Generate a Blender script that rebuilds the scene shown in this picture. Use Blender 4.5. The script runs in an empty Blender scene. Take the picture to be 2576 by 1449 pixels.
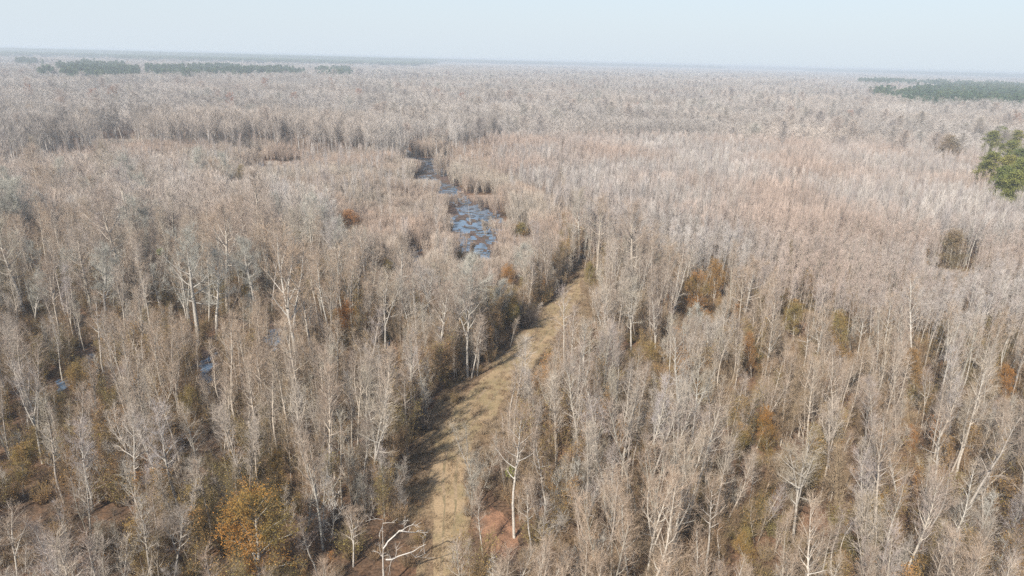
import bpy, math, random
import numpy as np
from mathutils import Vector, Quaternion, Matrix
sc = bpy.context.scene
C = sc.collection
# ------------------------------------------------------------------ camera
CH, PITCH, ROLL = 60.0, math.radians(18.5), math.radians(1.5)
FPX = 24/36*1024
cam_d = bpy.data.cameras.new('camera'); cam = bpy.data.objects.new('camera', cam_d); C.objects.link(cam)
cam_d.sensor_width = 36; cam_d.lens = 24; cam_d.clip_start = 1; cam_d.clip_end = 120000
cam.matrix_world = Matrix.Translation((0, 0, CH)) @ Matrix.Rotation(math.pi/2-PITCH, 4, 'X') @ Matrix.Rotation(ROLL, 4, 'Z')
sc.camera = cam
# ------------------------------------------------------------------ light
SUN_EL, SUN_XY = math.radians(40), (-0.50, -0.866)
w = bpy.data.worlds.new('World'); sc.world = w; w.use_nodes = True
nt = w.node_tree; nt.nodes.clear()
sky = nt.nodes.new('ShaderNodeTexSky'); sky.sky_type = 'NISHITA'; sky.sun_disc = False
sky.sun_elevation = SUN_EL; sky.sun_rotation = math.atan2(SUN_XY[0], SUN_XY[1])
sky.altitude = 60; sky.air_density = 1.0; sky.dust_density = 1.2; sky.ozone_density = 2.0
bg = nt.nodes.new('ShaderNodeBackground'); bg.inputs[1].default_value = 0.095
# thin high veil: whitest near the horizon, bluer overhead
tc = nt.nodes.new('ShaderNodeTexCoord'); sp = nt.nodes.new('ShaderNodeSeparateXYZ'); mr = nt.nodes.new('ShaderNodeMapRange')
mr.inputs[1].default_value = .02; mr.inputs[2].default_value = .40; mr.inputs[3].default_value = .94; mr.inputs[4].default_value = .14
hs = nt.nodes.new('ShaderNodeMix'); hs.data_type = 'RGBA'; hs.inputs[7].default_value = (4.3, 4.85, 5.35, 1)
nt.links.new(tc.outputs['Generated'], sp.inputs[0]); nt.links.new(sp.outputs[2], mr.inputs[0]); nt.links.new(mr.outputs[0], hs.inputs[0])
out = nt.nodes.new('ShaderNodeOutputWorld')
nt.links.new(sky.outputs[0], hs.inputs[6]); nt.links.new(hs.outputs[2], bg.inputs[0]); nt.links.new(bg.outputs[0], out.inputs[0])
sun_d = bpy.data.lights.new('sun', 'SUN'); sun_d.energy = 4.7; sun_d.angle = math.radians(0.55); sun_d.color = (1, .935, .85)
sun = bpy.data.objects.new('sun', sun_d); C.objects.link(sun)
sun.rotation_mode = 'QUATERNION'
sun.rotation_quaternion = Vector((-SUN_XY[0]*math.cos(SUN_EL), -SUN_XY[1]*math.cos(SUN_EL), -math.sin(SUN_EL))).to_track_quat('-Z', 'Y')
sc.view_settings.view_transform = 'Standard'; sc.view_settings.look = 'None'
sc.view_settings.exposure = 0.80; sc.view_settings.gamma = 1
cy = sc.cycles
cy.use_denoising = False
cy.max_bounces = 5; cy.diffuse_bounces = 3; cy.glossy_bounces = 2; cy.volume_bounces = 1; cy.transparent_max_bounces = 4
cy.use_adaptive_sampling = False
HAZE_DENSITY = 0.00028

# ------------------------------------------------------------------ picture <-> place
def ray(dx, dy):
    x = dx*1024/2576-512; y = dy*576/1449-288
    u = (x*math.cos(ROLL)+y*math.sin(ROLL))/FPX; v = (-x*math.sin(ROLL)+y*math.cos(ROLL))/FPX
    return (u, math.cos(PITCH)-v*math.sin(PITCH), -(math.sin(PITCH)+v*math.cos(PITCH)))
def gnd(p, z=0.0):
    r = ray(*p); t = (CH-z)/-r[2]; return r[0]*t, r[1]*t
def proj(X, Y, Z):
    X = np.asarray(X, float); Y = np.asarray(Y, float); d = Z-CH
    f = Y*math.cos(PITCH)-d*math.sin(PITCH); q = -(Y*math.sin(PITCH)+d*math.cos(PITCH))
    f = np.where(f < 1, 1, f)
    u = X/f*FPX; v = q/f*FPX
    return ((u*math.cos(ROLL)-v*math.sin(ROLL))+512)*2576/1024, ((u*math.sin(ROLL)+v*math.cos(ROLL))+288)*1449/576
def inpoly(px, py, poly, wob=0):
    px = np.asarray(px, float); py = np.asarray(py, float)
    if wob:
        a_ = wob*(np.sin(px*.11+py*.23)+np.sin(px*.31-py*.17+2)+np.sin(px*.053+py*.41+1)); b_ = wob*.35*(np.sin(px*.07+1)+np.sin(px*.19+py*.3)+np.sin(px*.43+py*.1+3)); px = px+a_; py = py+b_
    r = np.zeros(px.shape, bool); n = len(poly)
    for i in range(n):
        x0, y0 = poly[i]; x1, y1 = poly[(i+1) % n]
        c = ((y0 > py) != (y1 > py)) & (px < (x1-x0)*(py-y0)/((y1-y0) if y1 != y0 else 1e-9)+x0)
        r ^= c
    return r
OX = (0, 858.7, 1717.3); OY = {'a': 83.9, 'b': 503.1, 'c': 966.0}
def Z(c, r, x, y): return (OX[c]+x/3.0, OY[r]+y/3.0)

# ------------------------------------------------------------------ materials
def mat(name, c1, c2, c3=None, nscale=0.02, fine=0.35, rough=.9, vary=(.7, 1.3), spec=.15, transl=0, thr=(.45, .62), fvar=None, rnd=True, more=()):
    m = bpy.data.materials.new(name); m.use_nodes = True; t = m.node_tree; N = t.nodes; L = t.links
    b = N['Principled BSDF']; b.inputs['Roughness'].default_value = rough; b.inputs['Specular IOR Level'].default_value = spec
    geo = N.new('ShaderNodeNewGeometry')
    mx = N.new('ShaderNodeMix'); mx.data_type = 'RGBA'; mx.inputs[6].default_value = (*c1, 1); mx.inputs[7].default_value = (*c2, 1)
    oi = N.new('ShaderNodeObjectInfo')
    n2 = N.new('ShaderNodeTexNoise'); n2.inputs['Scale'].default_value = fine; n2.inputs['Detail'].default_value = 3; L.new(geo.outputs['Position'], n2.inputs['Vector'])
    if rnd and more:
        cr = N.new('ShaderNodeValToRGB'); cols = [c1, *more, c2]; el_ = cr.color_ramp.elements
        while len(el_) < len(cols): el_.new(.5)
        for i_, c_ in enumerate(cols): el_[i_].position = i_/(len(cols)-1); el_[i_].color = (*c_, 1)
        L.new(oi.outputs['Random'], cr.inputs[0])
    elif rnd: L.new(oi.outputs['Random'], mx.inputs[0])
    else:
        mr = N.new('ShaderNodeMapRange'); mr.inputs[1].default_value = .35; mr.inputs[2].default_value = .65
        L.new(n2.outputs[0], mr.inputs[0]); L.new(mr.outputs[0], mx.inputs[0])
    col = cr.outputs[0] if rnd and more else mx.outputs[2]
    if c3:
        n = N.new('ShaderNodeTexNoise'); n.inputs['Scale'].default_value = nscale; n.inputs['Detail'].default_value = 2; L.new(geo.outputs['Position'], n.inputs['Vector'])
        mr = N.new('ShaderNodeMapRange'); mr.inputs[1].default_value = thr[0]; mr.inputs[2].default_value = thr[1]; L.new(n.outputs[0], mr.inputs[0])
        m2 = N.new('ShaderNodeMix'); m2.data_type = 'RGBA'; L.new(mr.outputs[0], m2.inputs[0]); L.new(col, m2.inputs[6]); m2.inputs[7].default_value = (*c3, 1)
        col = m2.outputs[2]
    n3 = N.new('ShaderNodeTexNoise'); n3.inputs['Scale'].default_value = fvar or fine*2.3; n3.inputs['Detail'].default_value = 4; L.new(geo.outputs['Position'], n3.inputs['Vector'])
    mr = N.new('ShaderNodeMapRange'); mr.inputs[1].default_value = .3; mr.inputs[2].default_value = .7; mr.inputs[3].default_value = vary[0]; mr.inputs[4].default_value = vary[1]; L.new(n3.outputs[0], mr.inputs[0])
    vm = N.new('ShaderNodeVectorMath'); vm.operation = 'SCALE'; L.new(col, vm.inputs[0]); L.new(mr.outputs[0], vm.inputs['Scale'])
    L.new(vm.outputs[0], b.inputs['Base Color'])
    if transl:
        tr = N.new('ShaderNodeBsdfTranslucent'); ms = N.new('ShaderNodeMixShader'); ms.inputs[0].default_value = transl
        L.new(vm.outputs[0], tr.inputs[0]); L.new(b.outputs[0], ms.inputs[1]); L.new(tr.outputs[0], ms.inputs[2]); L.new(ms.outputs[0], N['Material Output'].inputs[0])
    return m
M = {}
M['bark'] = mat('pale_bark', (.56, .52, .46), (.33, .30, .26), (.42, .36, .29), .03, 1.2, vary=(.6, 1.2), more=[(.40, .38, .33), (.48, .43, .36), (.30, .28, .23), (.36, .31, .26)])
M['twig'] = mat('grey_twigs', (.43, .37, .30), (.28, .24, .20), (.36, .275, .20), .022, .5, vary=(.75, 1.2), more=[(.34, .31, .24), (.38, .34, .325), (.32, .245, .18), (.45, .40, .34), (.26, .20, .155)])
M['bark_far'] = mat('far_bark', (.44, .41, .38), (.30, .28, .26), None, .03, .12, vary=(.7, 1.2), rnd=False)
M['twig_far'] = mat('far_twigs', (.435, .395, .35), (.305, .275, .25), (.39, .335, .285), .007, .07, vary=(.60, 1.22), rnd=False, fvar=.016)
M['willow'] = mat('warm_thicket_twigs', (.44, .335, .26), (.34, .275, .225), (.42, .365, .30), .02, .3, vary=(.7, 1.2), fvar=.09)
M['pole'] = mat('pinkish_pole_twigs', (.42, .36, .315), (.335, .285, .255), (.41, .325, .27), .015, .2, vary=(.68, 1.2), fvar=.07, more=[(.34, .31, .295), (.50, .455, .41), (.41, .38, .345)])
M['oaktwig'] = mat('lichen_grey_twigs', (.385, .37, .315), (.34, .33, .285), None, .02, .4)
M['twig_mid'] = mat('mid_twigs', (.50, .45, .395), (.36, .32, .285), (.44, .36, .295), .018, .3, vary=(.75, 1.2), more=[(.42, .385, .33), (.46, .43, .41), (.40, .33, .275), (.53, .49, .44)])  # twigs lightened for distance; part of the haze paleness lies in this colour
M['dome'] = mat('dome_twigs', (.28, .245, .225), (.44, .40, .36), None, .02, .1, vary=(.75, 1.2), more=[(.38, .34, .30), (.34, .27, .225), (.39, .37, .32), (.33, .29, .26), (.41, .375, .335)])
M['herobark'] = mat('ivory_bark', (.50, .46, .40), (.37, .34, .295), None, .02, 1.4, vary=(.55, 1.15))
M['white'] = mat('bleached_wood', (.54, .505, .45), (.47, .43, .38), None, .02, 2.0, vary=(.75, 1.1))
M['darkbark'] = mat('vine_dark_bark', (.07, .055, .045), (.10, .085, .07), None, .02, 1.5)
M['brush'] = mat('brown_brush_twigs', (.23, .15, .09), (.28, .195, .12), (.17, .135, .07), .04, .5)
M['tanbrush'] = mat('tan_brush_twigs', (.32, .245, .16), (.24, .18, .12), (.23, .155, .09), .08, .6)
M['bronze'] = mat('bronze_leaves', (.50, .205, .04), (.38, .185, .045), (.23, .17, .05), .15, 1.3, vary=(.6, 1.3), transl=.25)
M['rust'] = mat('rust_brush_leaves', (.42, .19, .065), (.34, .21, .07), (.24, .19, .06), .07, 1.0, vary=(.6, 1.3), transl=.2)
M['dull'] = mat('dull_brown_leaves', (.30, .21, .135), (.24, .18, .11), (.22, .18, .10), .1, 1.2, vary=(.6, 1.25), transl=.1)
M['olive'] = mat('olive_leaves', (.24, .21, .07), (.32, .245, .08), (.38, .22, .07), .2, 1.2, vary=(.6, 1.3), transl=.2)
M['green'] = mat('mistletoe_leaves', (.13, .13, .03), (.10, .11, .025), None, .2, 1.2)
M['pine_far'] = mat('far_pine_needles', (.075, .12, .06), (.05, .09, .05), (.10, .13, .055), .02, .15, vary=(.55, 1.35), transl=.1)
M['pine'] = mat('pine_needles', (.18, .195, .055), (.12, .145, .045), (.22, .205, .06), .03, .4, vary=(.6, 1.35), transl=.15)
M['pinebark'] = mat('pine_bark', (.16, .11, .08), (.20, .14, .10), None, .2, 1.0)
M['cypress'] = mat('rusty_cypress_twigs', (.34, .20, .15), (.30, .20, .15), None, .02, .4)

# ------------------------------------------------------------------ mesh building
class Geo:
    def __init__(s): s.v = []; s.q = []; s.t = []; s.qm = []; s.tm = []; s.n = 0
    def add(s, v, q=None, t=None, m=0):
        v = np.asarray(v, float).reshape(-1, 3); s.v.append(v)
        if q is not None and len(q): q = np.asarray(q, int).reshape(-1, 4)+s.n; s.q.append(q); s.qm.append(np.full(len(q), m))
        if t is not None and len(t): t = np.asarray(t, int).reshape(-1, 3)+s.n; s.t.append(t); s.tm.append(np.full(len(t), m))
        s.n += len(v)
    def tube(s, pts, rad, k=5, m=0):
        pts = np.asarray(pts, float); n = len(pts)
        d = np.gradient(pts, axis=0); d /= np.linalg.norm(d, axis=1)[:, None]+1e-9
        ref = np.array([.31, .87, .12]); a = np.cross(d, ref); a /= np.linalg.norm(a, axis=1)[:, None]+1e-9; b = np.cross(d, a)
        th = np.arange(k)*2*math.pi/k
        ring = pts[:, None, :]+np.asarray(rad)[:, None, None]*(np.cos(th)[None, :, None]*a[:, None, :]+np.sin(th)[None, :, None]*b[:, None, :])
        i = np.arange(n-1)[:, None]*k; j = np.arange(k)[None, :]; j2 = (j+1) % k
        q = np.stack([i+j, i+j2, i+k+j2, i+k+j], -1).reshape(-1, 4)
        s.add(ring.reshape(-1, 3), q, m=m)
    def ribbons(s, rng, p0, p1, w0, w1, m=0):
        p0 = np.asarray(p0, float); p1 = np.asarray(p1, float); n = len(p0)
        if n == 0: return
        d = p1-p0; r = rng.normal(size=(n, 3)); a = np.cross(d, r); a /= np.linalg.norm(a, axis=1)[:, None]+1e-9
        w0 = np.broadcast_to(np.asarray(w0, float).reshape(-1, 1), (n, 1))/2; w1 = np.broadcast_to(np.asarray(w1, float).reshape(-1, 1), (n, 1))/2
        v = np.stack([p0-a*w0, p0+a*w0, p1+a*w1, p1-a*w1], 1).reshape(-1, 3)
        s.add(v, np.arange(n*4).reshape(-1, 4), m=m)
    def leaves(s, rng, p, size, m=0):
        n = len(p); a = rng.normal(size=(n, 3)); a /= np.linalg.norm(a, axis=1)[:, None]; b = np.cross(a, rng.normal(size=(n, 3))); b /= np.linalg.norm(b, axis=1)[:, None]
        sz = size*(.6+.8*rng.random((n, 1)))
        v = np.stack([p-a*sz*.5, p+b*sz*.35, p+a*sz*.6, p-b*sz*.35], 1).reshape(-1, 3)
        s.add(v, np.arange(n*4).reshape(-1, 4), m=m)
    def box(s, c, d, m=0):
        x, y, z = c; a, b, e = d[0]/2, d[1]/2, d[2]/2
        v = [(x+i*a, y+j*b, z+k*e) for i in (-1, 1) for j in (-1, 1) for k in (-1, 1)]
        s.add(v, [(0, 1, 3, 2), (4, 6, 7, 5), (0, 4, 5, 1), (2, 3, 7, 6), (0, 2, 6, 4), (1, 5, 7, 3)], m=m)
    def merge(s, o, off=(0, 0, 0), ang=0, sc_=(1, 1, 1)):
        v, q, t, qm, tm = o
        c, sn = math.cos(ang), math.sin(ang)
        v2 = v*np.asarray(sc_); v2 = np.stack([v2[:, 0]*c-v2[:, 1]*sn, v2[:, 0]*sn+v2[:, 1]*c, v2[:, 2]], 1)+np.asarray(off)
        s.v.append(v2)
        if len(q): s.q.append(q+s.n); s.qm.append(qm)
        if len(t): s.t.append(t+s.n); s.tm.append(tm)
        s.n += len(v)
    def arrays(s):
        c = lambda l, k: np.concatenate(l) if l else np.zeros((0, k) if k else 0, int)
        return np.concatenate(s.v), c(s.q, 4), c(s.t, 3), c(s.qm, 0), c(s.tm, 0)
    def mesh(s, name, mats):
        v, q, t, qm, tm = s.arrays()
        me = bpy.data.meshes.new(name); me.vertices.add(len(v)); me.vertices.foreach_set('co', v.ravel())
        nl = len(q)*4+len(t)*3; me.loops.add(nl); me.polygons.add(len(q)+len(t))
        me.loops.foreach_set('vertex_index', np.concatenate([q.ravel(), t.ravel()]).astype(np.int32))
        ls = np.concatenate([np.arange(len(q))*4, len(q)*4+np.arange(len(t))*3]).astype(np.int32)
        me.polygons.foreach_set('loop_start', ls)
        me.polygons.foreach_set('material_index', np.concatenate([qm, tm]).astype(np.int32))
        for m in mats: me.materials.append(m)
        me.update(calc_edges=True); return me
def unit(v): v = np.asarray(v, float); return v/(np.linalg.norm(v)+1e-9)
def perp(rng, d):
    a = np.cross(d, rng.normal(size=3)); return unit(a)
def poly_line(rng, p, d, L, n, wob, up):
    pts = [np.array(p, float)]; d = unit(d)
    for i in range(n):
        d = unit(d+rng.normal(size=3)*wob+np.array([0, 0, up])); pts.append(pts[-1]+d*L/n)
    return np.array(pts)
def along(pts, t):
    n = len(pts)-1; f = min(max(t, 0), .999)*n; i = int(f); return pts[i]+(pts[i+1]-pts[i])*(f-i), unit(pts[i+1]-pts[i])

def tree(seed, h=18, r=.15, cb=.4, nl=18, el=(25, 65), L=3.2, ns=8, ntw=12, tl=.75, tw=.018, wob=.05, forks=(), up=.10, lean=0, tipy=.6, leaf=None, leafn=0, stems=1, limbw=1.0, trunk_k=6):
    """returns (trunk Geo, crown Geo[, leaves in the crown Geo, material 1])"""
    rng = np.random.default_rng(seed); T = Geo(); K = Geo(); TW = []
    axes = []
    for s_ in range(stems):
        a = rng.random()*6.28
        d0 = np.array([lean, 0, 1.0]) if stems == 1 else np.array([math.cos(a)*.28, math.sin(a)*.28, 1.0])
        hh = h*(1 if s_ == 0 else .7+.28*rng.random()); rr = r*(1 if s_ == 0 else .8)
        b = np.array([0, 0, -.3]) if stems == 1 else np.array([math.cos(a)*.25, math.sin(a)*.25, -.2])
        axes.append((b, d0, hh, rr, cb, nl))
    for fh, fa, fl in forks:
        axes.append((fh, fa, fl, None, None, None))
    main = None
    for ax in axes:
        if ax[3] is None:
            p, d = along(main, ax[0]); dd = unit(d+perp(rng, d)*math.tan(math.radians(ax[1]))); hh = h*ax[2]; rr = r*(1-ax[0])*.75+.02; cb_ = .25; nl_ = max(4, int(nl*.6)); base = p
        else: base, dd, hh, rr, cb_, nl_ = ax
        pts = poly_line(rng, base, dd, hh, 10, wob, .06)
        if main is None: main = pts
        tt = np.linspace(0, 1, 11); T.tube(pts, rr*(1-tt)**.75*.92+.018, trunk_k)
        az = rng.random()*6.28
        for i in range(nl_):
            s = (i+rng.random()*.8)/nl_; t = cb_+(1-cb_)*s; az += 2.4+rng.normal()*.4
            p, d = along(pts, t); e = math.radians(el[0]+(el[1]-el[0])*s+rng.normal()*8)
            ld = np.array([math.cos(az)*math.cos(e), math.sin(az)*math.cos(e), math.sin(e)])
            ll = L*(.4+.6*min(1, s*3.0))*(1-.66*s**1.8)*(.65+.6*rng.random())*(hh/h)**.5
            lp = poly_line(rng, p, ld, ll, 5, .13, up)
            lr = max(.018, (rr*(1-t)**.75)*.42*limbw)
            lt = np.linspace(0, 1, 6); T.tube(lp, lr*(1-lt)*.8+.016, 3 if lr < .05 else 4)
            for j in range(ns):
                u = .15+.85*(j+rng.random())/ns; q, qd = along(lp, u)
                bd = unit(qd*.75+perp(rng, qd)*.75+np.array([0, 0, .18])); bl = (ll*.5*(1.2-u)+.4)*(.7+.6*rng.random())
                bp = poly_line(rng, q, bd, bl, 2, .2, .1)
                K.tube(bp, [max(.014, tw*1.0), max(.010, tw*.75), .006], 3)
                m = ntw; k = rng.integers(0, 2, m); f = rng.random((m, 1))
                b0 = bp[k]+(bp[k+1]-bp[k])*f; dr = unit(bp[-1]-bp[0])
                dv = dr*.8+rng.normal(size=(m, 3))*.55+np.array([0, 0, .25]); dv /= np.linalg.norm(dv, axis=1)[:, None]
                TW.append(np.hstack([b0, dv, tl*(.5+rng.random((m, 1)))]))
    if TW:
        A = np.concatenate(TW); b0 = A[:, :3]; dv = A[:, 3:6]; ln = A[:, 6:7]
        mid = b0+dv*ln*.55; end = mid+(dv+rng.normal(size=dv.shape)*.3+np.array([0, 0, .12]))*ln*.5
        K.ribbons(rng, b0, mid, tw, tw*.8); K.ribbons(rng, mid, end, tw*.8, tw*.35)
        if leafn:
            pk = rng.integers(0, len(b0), leafn); pp = mid[pk]+(end[pk]-mid[pk])*rng.random((leafn, 1))+rng.normal(size=(leafn, 3))*.12
            K.leaves(rng, pp, leaf, m=1)
    return T, K

def lod(seed, h=18, cw=2.4, cb=.4, n=240, wid=.05, r=.13, el=.9, stems=1, twigm=1, tall=1.0, tn=2, below=0):
    """light distant bare tree: trunk + ascending branch ribbons"""
    rng = np.random.default_rng(seed); G = Geo()
    for s in range(stems):
        a = rng.random()*6.28; lean = rng.normal(size=2)*(.03 if stems == 1 else .18)
        top = np.array([lean[0]*h, lean[1]*h, h*(1 if s == 0 else .75+.25*rng.random())]); mid = top*.5+np.array([*rng.normal(size=2)*.2, 0])
        z0 = np.zeros(3)
        for k in range(tn):
            G.ribbons(rng, [z0, mid], [mid, top], [r*2, r*1.3], [r*1.3, r*.5], m=0)
        m = n//stems; t = cb+(1-cb)*rng.random((m, 1))**.85; p = top*t; az = rng.random((m, 1))*6.283
        sp = (1-t)/(1-cb); prof = np.minimum(1, (1-sp)*3+.3)*np.sqrt(np.clip(sp*(2-sp), .03, 1))
        R = cw*prof*(.4+.8*rng.random((m, 1)))/(1 if stems == 1 else 1.3)
        d = np.hstack([np.cos(az)*R, np.sin(az)*R, R*el*(.5+rng.random((m, 1)))+.3])
        st = rng.random((m, 1))*.45
        G.ribbons(rng, p+d*st, p+d+rng.normal(size=(m, 3))*.15*cw*.5, wid, wid*.55, m=twigm)
    return G

HID = bpy.data.collections.new('prototypes')
def proto(name, mesh):
    o = bpy.data.objects.new(name, mesh); return o
def joined(T, K, name, mats):
    G = Geo(); G.merge(T.arrays());
    v, q, t, qm, tm = K.arrays(); G.merge((v, q, t, qm+1, tm+1)); return proto(name, G.mesh(name, mats))

# ------------------------------------------------------------------ stuff: one object that scatters prototypes with geometry nodes
def scatter(name, P, idx, rz, scl, protos, label, cat, tilt=None):
    n = len(P); me = bpy.data.meshes.new(name); me.vertices.add(n); me.vertices.foreach_set('co', np.asarray(P, float).ravel())
    a = me.attributes.new('pick', 'INT', 'POINT'); a.data.foreach_set('value', np.asarray(idx, np.int32))
    rot = np.zeros((n, 3)); rot[:, 2] = rz
    if tilt is not None: rot[:, :2] = tilt
    a = me.attributes.new('spin', 'FLOAT_VECTOR', 'POINT'); a.data.foreach_set('vector', rot.ravel())
    s3 = np.asarray(scl, float); s3 = np.repeat(s3[:, None], 3, 1) if s3.ndim == 1 else s3
    a = me.attributes.new('size', 'FLOAT_VECTOR', 'POINT'); a.data.foreach_set('vector', s3.ravel())
    o = bpy.data.objects.new(name, me); C.objects.link(o); o['kind'] = 'stuff'; o['label'] = label; o['category'] = cat
    col = bpy.data.collections.new('kinds_of_'+name)
    for i, p in enumerate(protos):
        q = bpy.data.objects.new('%s_shape_%02d' % (name, i), p.data); col.objects.link(q)
    g = bpy.data.node_groups.new('scatter_'+name, 'GeometryNodeTree')
    g.interface.new_socket('Geometry', in_out='INPUT', socket_type='NodeSocketGeometry'); g.interface.new_socket('Geometry', in_out='OUTPUT', socket_type='NodeSocketGeometry')
    N = g.nodes; L = g.links; i = N.new('NodeGroupInput'); u = N.new('NodeGroupOutput')
    ci = N.new('GeometryNodeCollectionInfo'); ci.inputs['Collection'].default_value = col; ci.inputs['Separate Children'].default_value = True; ci.inputs['Reset Children'].default_value = True
    ip = N.new('GeometryNodeInstanceOnPoints'); ip.inputs['Pick Instance'].default_value = True
    def na(nm, dt): x = N.new('GeometryNodeInputNamedAttribute'); x.data_type = dt; x.inputs['Name'].default_value = nm; return x.outputs['Attribute']
    L.new(i.outputs[0], ip.inputs['Points']); L.new(ci.outputs[0], ip.inputs['Instance']); L.new(na('pick', 'INT'), ip.inputs['Instance Index'])
    e2r = N.new('FunctionNodeEulerToRotation'); L.new(na('spin', 'FLOAT_VECTOR'), e2r.inputs[0]); L.new(e2r.outputs[0], ip.inputs['Rotation'])
    L.new(na('size', 'FLOAT_VECTOR'), ip.inputs['Scale']); L.new(ip.outputs[0], u.inputs[0])
    md = o.modifiers.new('scatter', 'NODES'); md.node_group = g
    return o

# ------------------------------------------------------------------ areas of the place
LEFT = [(1040, 1449), (1010, 1300), (1005, 1200), (1045, 1110), (1075, 1050), (1100, 1000), (1150, 955), (1230, 915), (1270, 870), (1300, 830), (1350, 780), (1400, 745), (1428, 715), (1446, 680), (1450, 650), (1442, 600), (1406, 520), (1406, 400)]
RIGHT = [(1175, 1449), (1185, 1300), (1215, 1200), (1270, 1110), (1350, 1020), (1405, 950), (1445, 900), (1470, 850), (1482, 790), (1488, 720), (1472, 690), (1458, 650), (1448, 600), (1417, 520), (1417, 400)]
CORR = [gnd(p) for p in LEFT]+[gnd(p) for p in reversed(RIGHT)]
a0, a1 = gnd(LEFT[0]), gnd(RIGHT[0]); CORR = [(a0[0]+2, 30)]+CORR+[(a1[0]+1, 30)]
LITTER = [gnd(p) for p in [(1205, 1300), (1250, 1275), (1300, 1340), (1320, 1449), (1210, 1449)]]
TRK = [((1082, 1160), 1449), ((1092, 1165), 1300), ((1085, 1172), 1200), ((1098, 1192), 1100), ((1170, 1275), 1000), ((1240, 1330), 930), ((1300, 1385), 860), ((1350, 1428), 800), ((1405, 1458), 740), ((1443, 1464), 700)]
PONDS = [
 [(1150, 522), (1180, 512), (1215, 520), (1236, 535), (1240, 580), (1236, 640), (1215, 668), (1188, 640), (1150, 632), (1140, 590), (1132, 560)],
 [(1050, 432), (1078, 428), (1110, 455), (1160, 478), (1180, 508), (1150, 516), (1118, 505), (1090, 482), (1062, 460)],
 [(1000, 365), (1022, 372), (1040, 395), (1130, 402), (1175, 425), (1166, 442), (1100, 440), (1040, 420), (1006, 398)],
 [(1028, 610), (1055, 640), (1068, 690), (1045, 735), (1022, 710), (1035, 670)],
 [(1245, 520), (1262, 545), (1265, 600), (1250, 590)],
 [(1225, 560), (1236, 560), (1240, 650), (1222, 655)],
 [(622, 432), (648, 402), (665, 395), (650, 425), (640, 450)],
 [(700, 420), (760, 408), (765, 418), (705, 440)],
 [(676, 830), (698, 822), (712, 870), (700, 895), (682, 880)],
 [(120, 965), (150, 950), (160, 985), (135, 1000)], [(206, 880), (228, 890), (225, 930), (205, 925)],
 [(508, 900), (545, 890), (560, 960), (530, 985), (505, 940)], [(962, 868), (990, 858), (995, 900), (970, 910)],
]
PG = [[gnd(p) for p in P_] for P_ in PONDS]
WILLOW = [(0, 372), (200, 372), (380, 352), (430, 338), (700, 335), (950, 340), (1000, 372), (1080, 352), (1200, 365), (1280, 372), (1380, 385), (1450, 470), (1490, 560), (1450, 640), (1290, 680), (1250, 745), (1080, 760), (1000, 720), (930, 660), (850, 560), (640, 500), (420, 450), (0, 440)]
POLE = [(1230, 318), (1500, 296), (2576, 300), (2576, 850), (2300, 860), (1900, 780), (1800, 700), (1520, 640), (1460, 570), (1380, 520), (1260, 440)]
TALLW = [(0, 215), (1180, 205), (1240, 330), (1000, 365), (700, 330), (400, 335), (0, 365)]
TALLR = [(2230, 275), (2520, 270), (2520, 350), (2240, 350)]
PINES = [
 [(150, 170), (200, 160), (340, 168), (345, 186), (250, 190), (160, 186)], [(370, 173), (560, 168), (760, 176), (755, 182), (560, 186), (380, 187)], [(800, 175), (885, 172), (870, 186), (810, 184)],
 [(95, 173), (138, 173), (136, 182), (98, 182)], [(50, 150), (100, 148), (98, 158), (55, 158)],
 [(2232, 246), (2300, 224), (2420, 216), (2590, 214), (2590, 262), (2450, 260), (2300, 256)],
 [(2165, 192), (2250, 190), (2590, 199), (2590, 212), (2400, 210), (2170, 209)], [(2195, 228), (2245, 225), (2240, 236), (2200, 236)],
]
FARP = [[(300, 131), (760, 141), (1000, 147), (1190, 157), (1000, 152), (760, 149), (500, 142), (300, 138)],
 [(900, 147), (1250, 153), (1260, 161), (1060, 159), (900, 153)], [(1290, 155), (1500, 159), (1500, 164), (1290, 161)],
 [(-20, 118), (600, 131.5), (600, 136), (-20, 127)], [(2100, 175), (2600, 188), (2600, 194), (2100, 180)], [(1500, 158), (2100, 171), (2100, 174), (1500, 162)]]
SHED = gnd((32, 161), 8)
rs = np.random.default_rng(7)
def grid(x0, x1, y0, y1, s, jit=.9):
    X, Y = np.meshgrid(np.arange(x0, x1, s), np.arange(y0, y1, s)); X = X.ravel()+(rs.random(X.size)-.5)*s*jit; Y = Y.ravel()+(rs.random(Y.size)-.5)*s*jit; return X, Y
def visible(X, Y, pad=40, h=22):
    px, py = proj(X, Y, 0.); qx, qy = proj(X, Y, float(h))
    return (px > -pad*3) & (px < 2576+pad*3) & (qy < 1449+pad)
def free(X, Y, pad=False):
    r = ~inpoly(X, Y, CORR) & ~inpoly(X, Y, LITTER)
    for P_ in PG: r &= ~inpoly(X, Y, P_)
    return r
def inanyp(X, Y, polys, z):
    px, py = proj(X, Y, z); r = np.zeros(len(X), bool)
    for P_ in polys: r |= inpoly(px, py, P_, 9 if z < 17 else 2)
    return r

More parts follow.
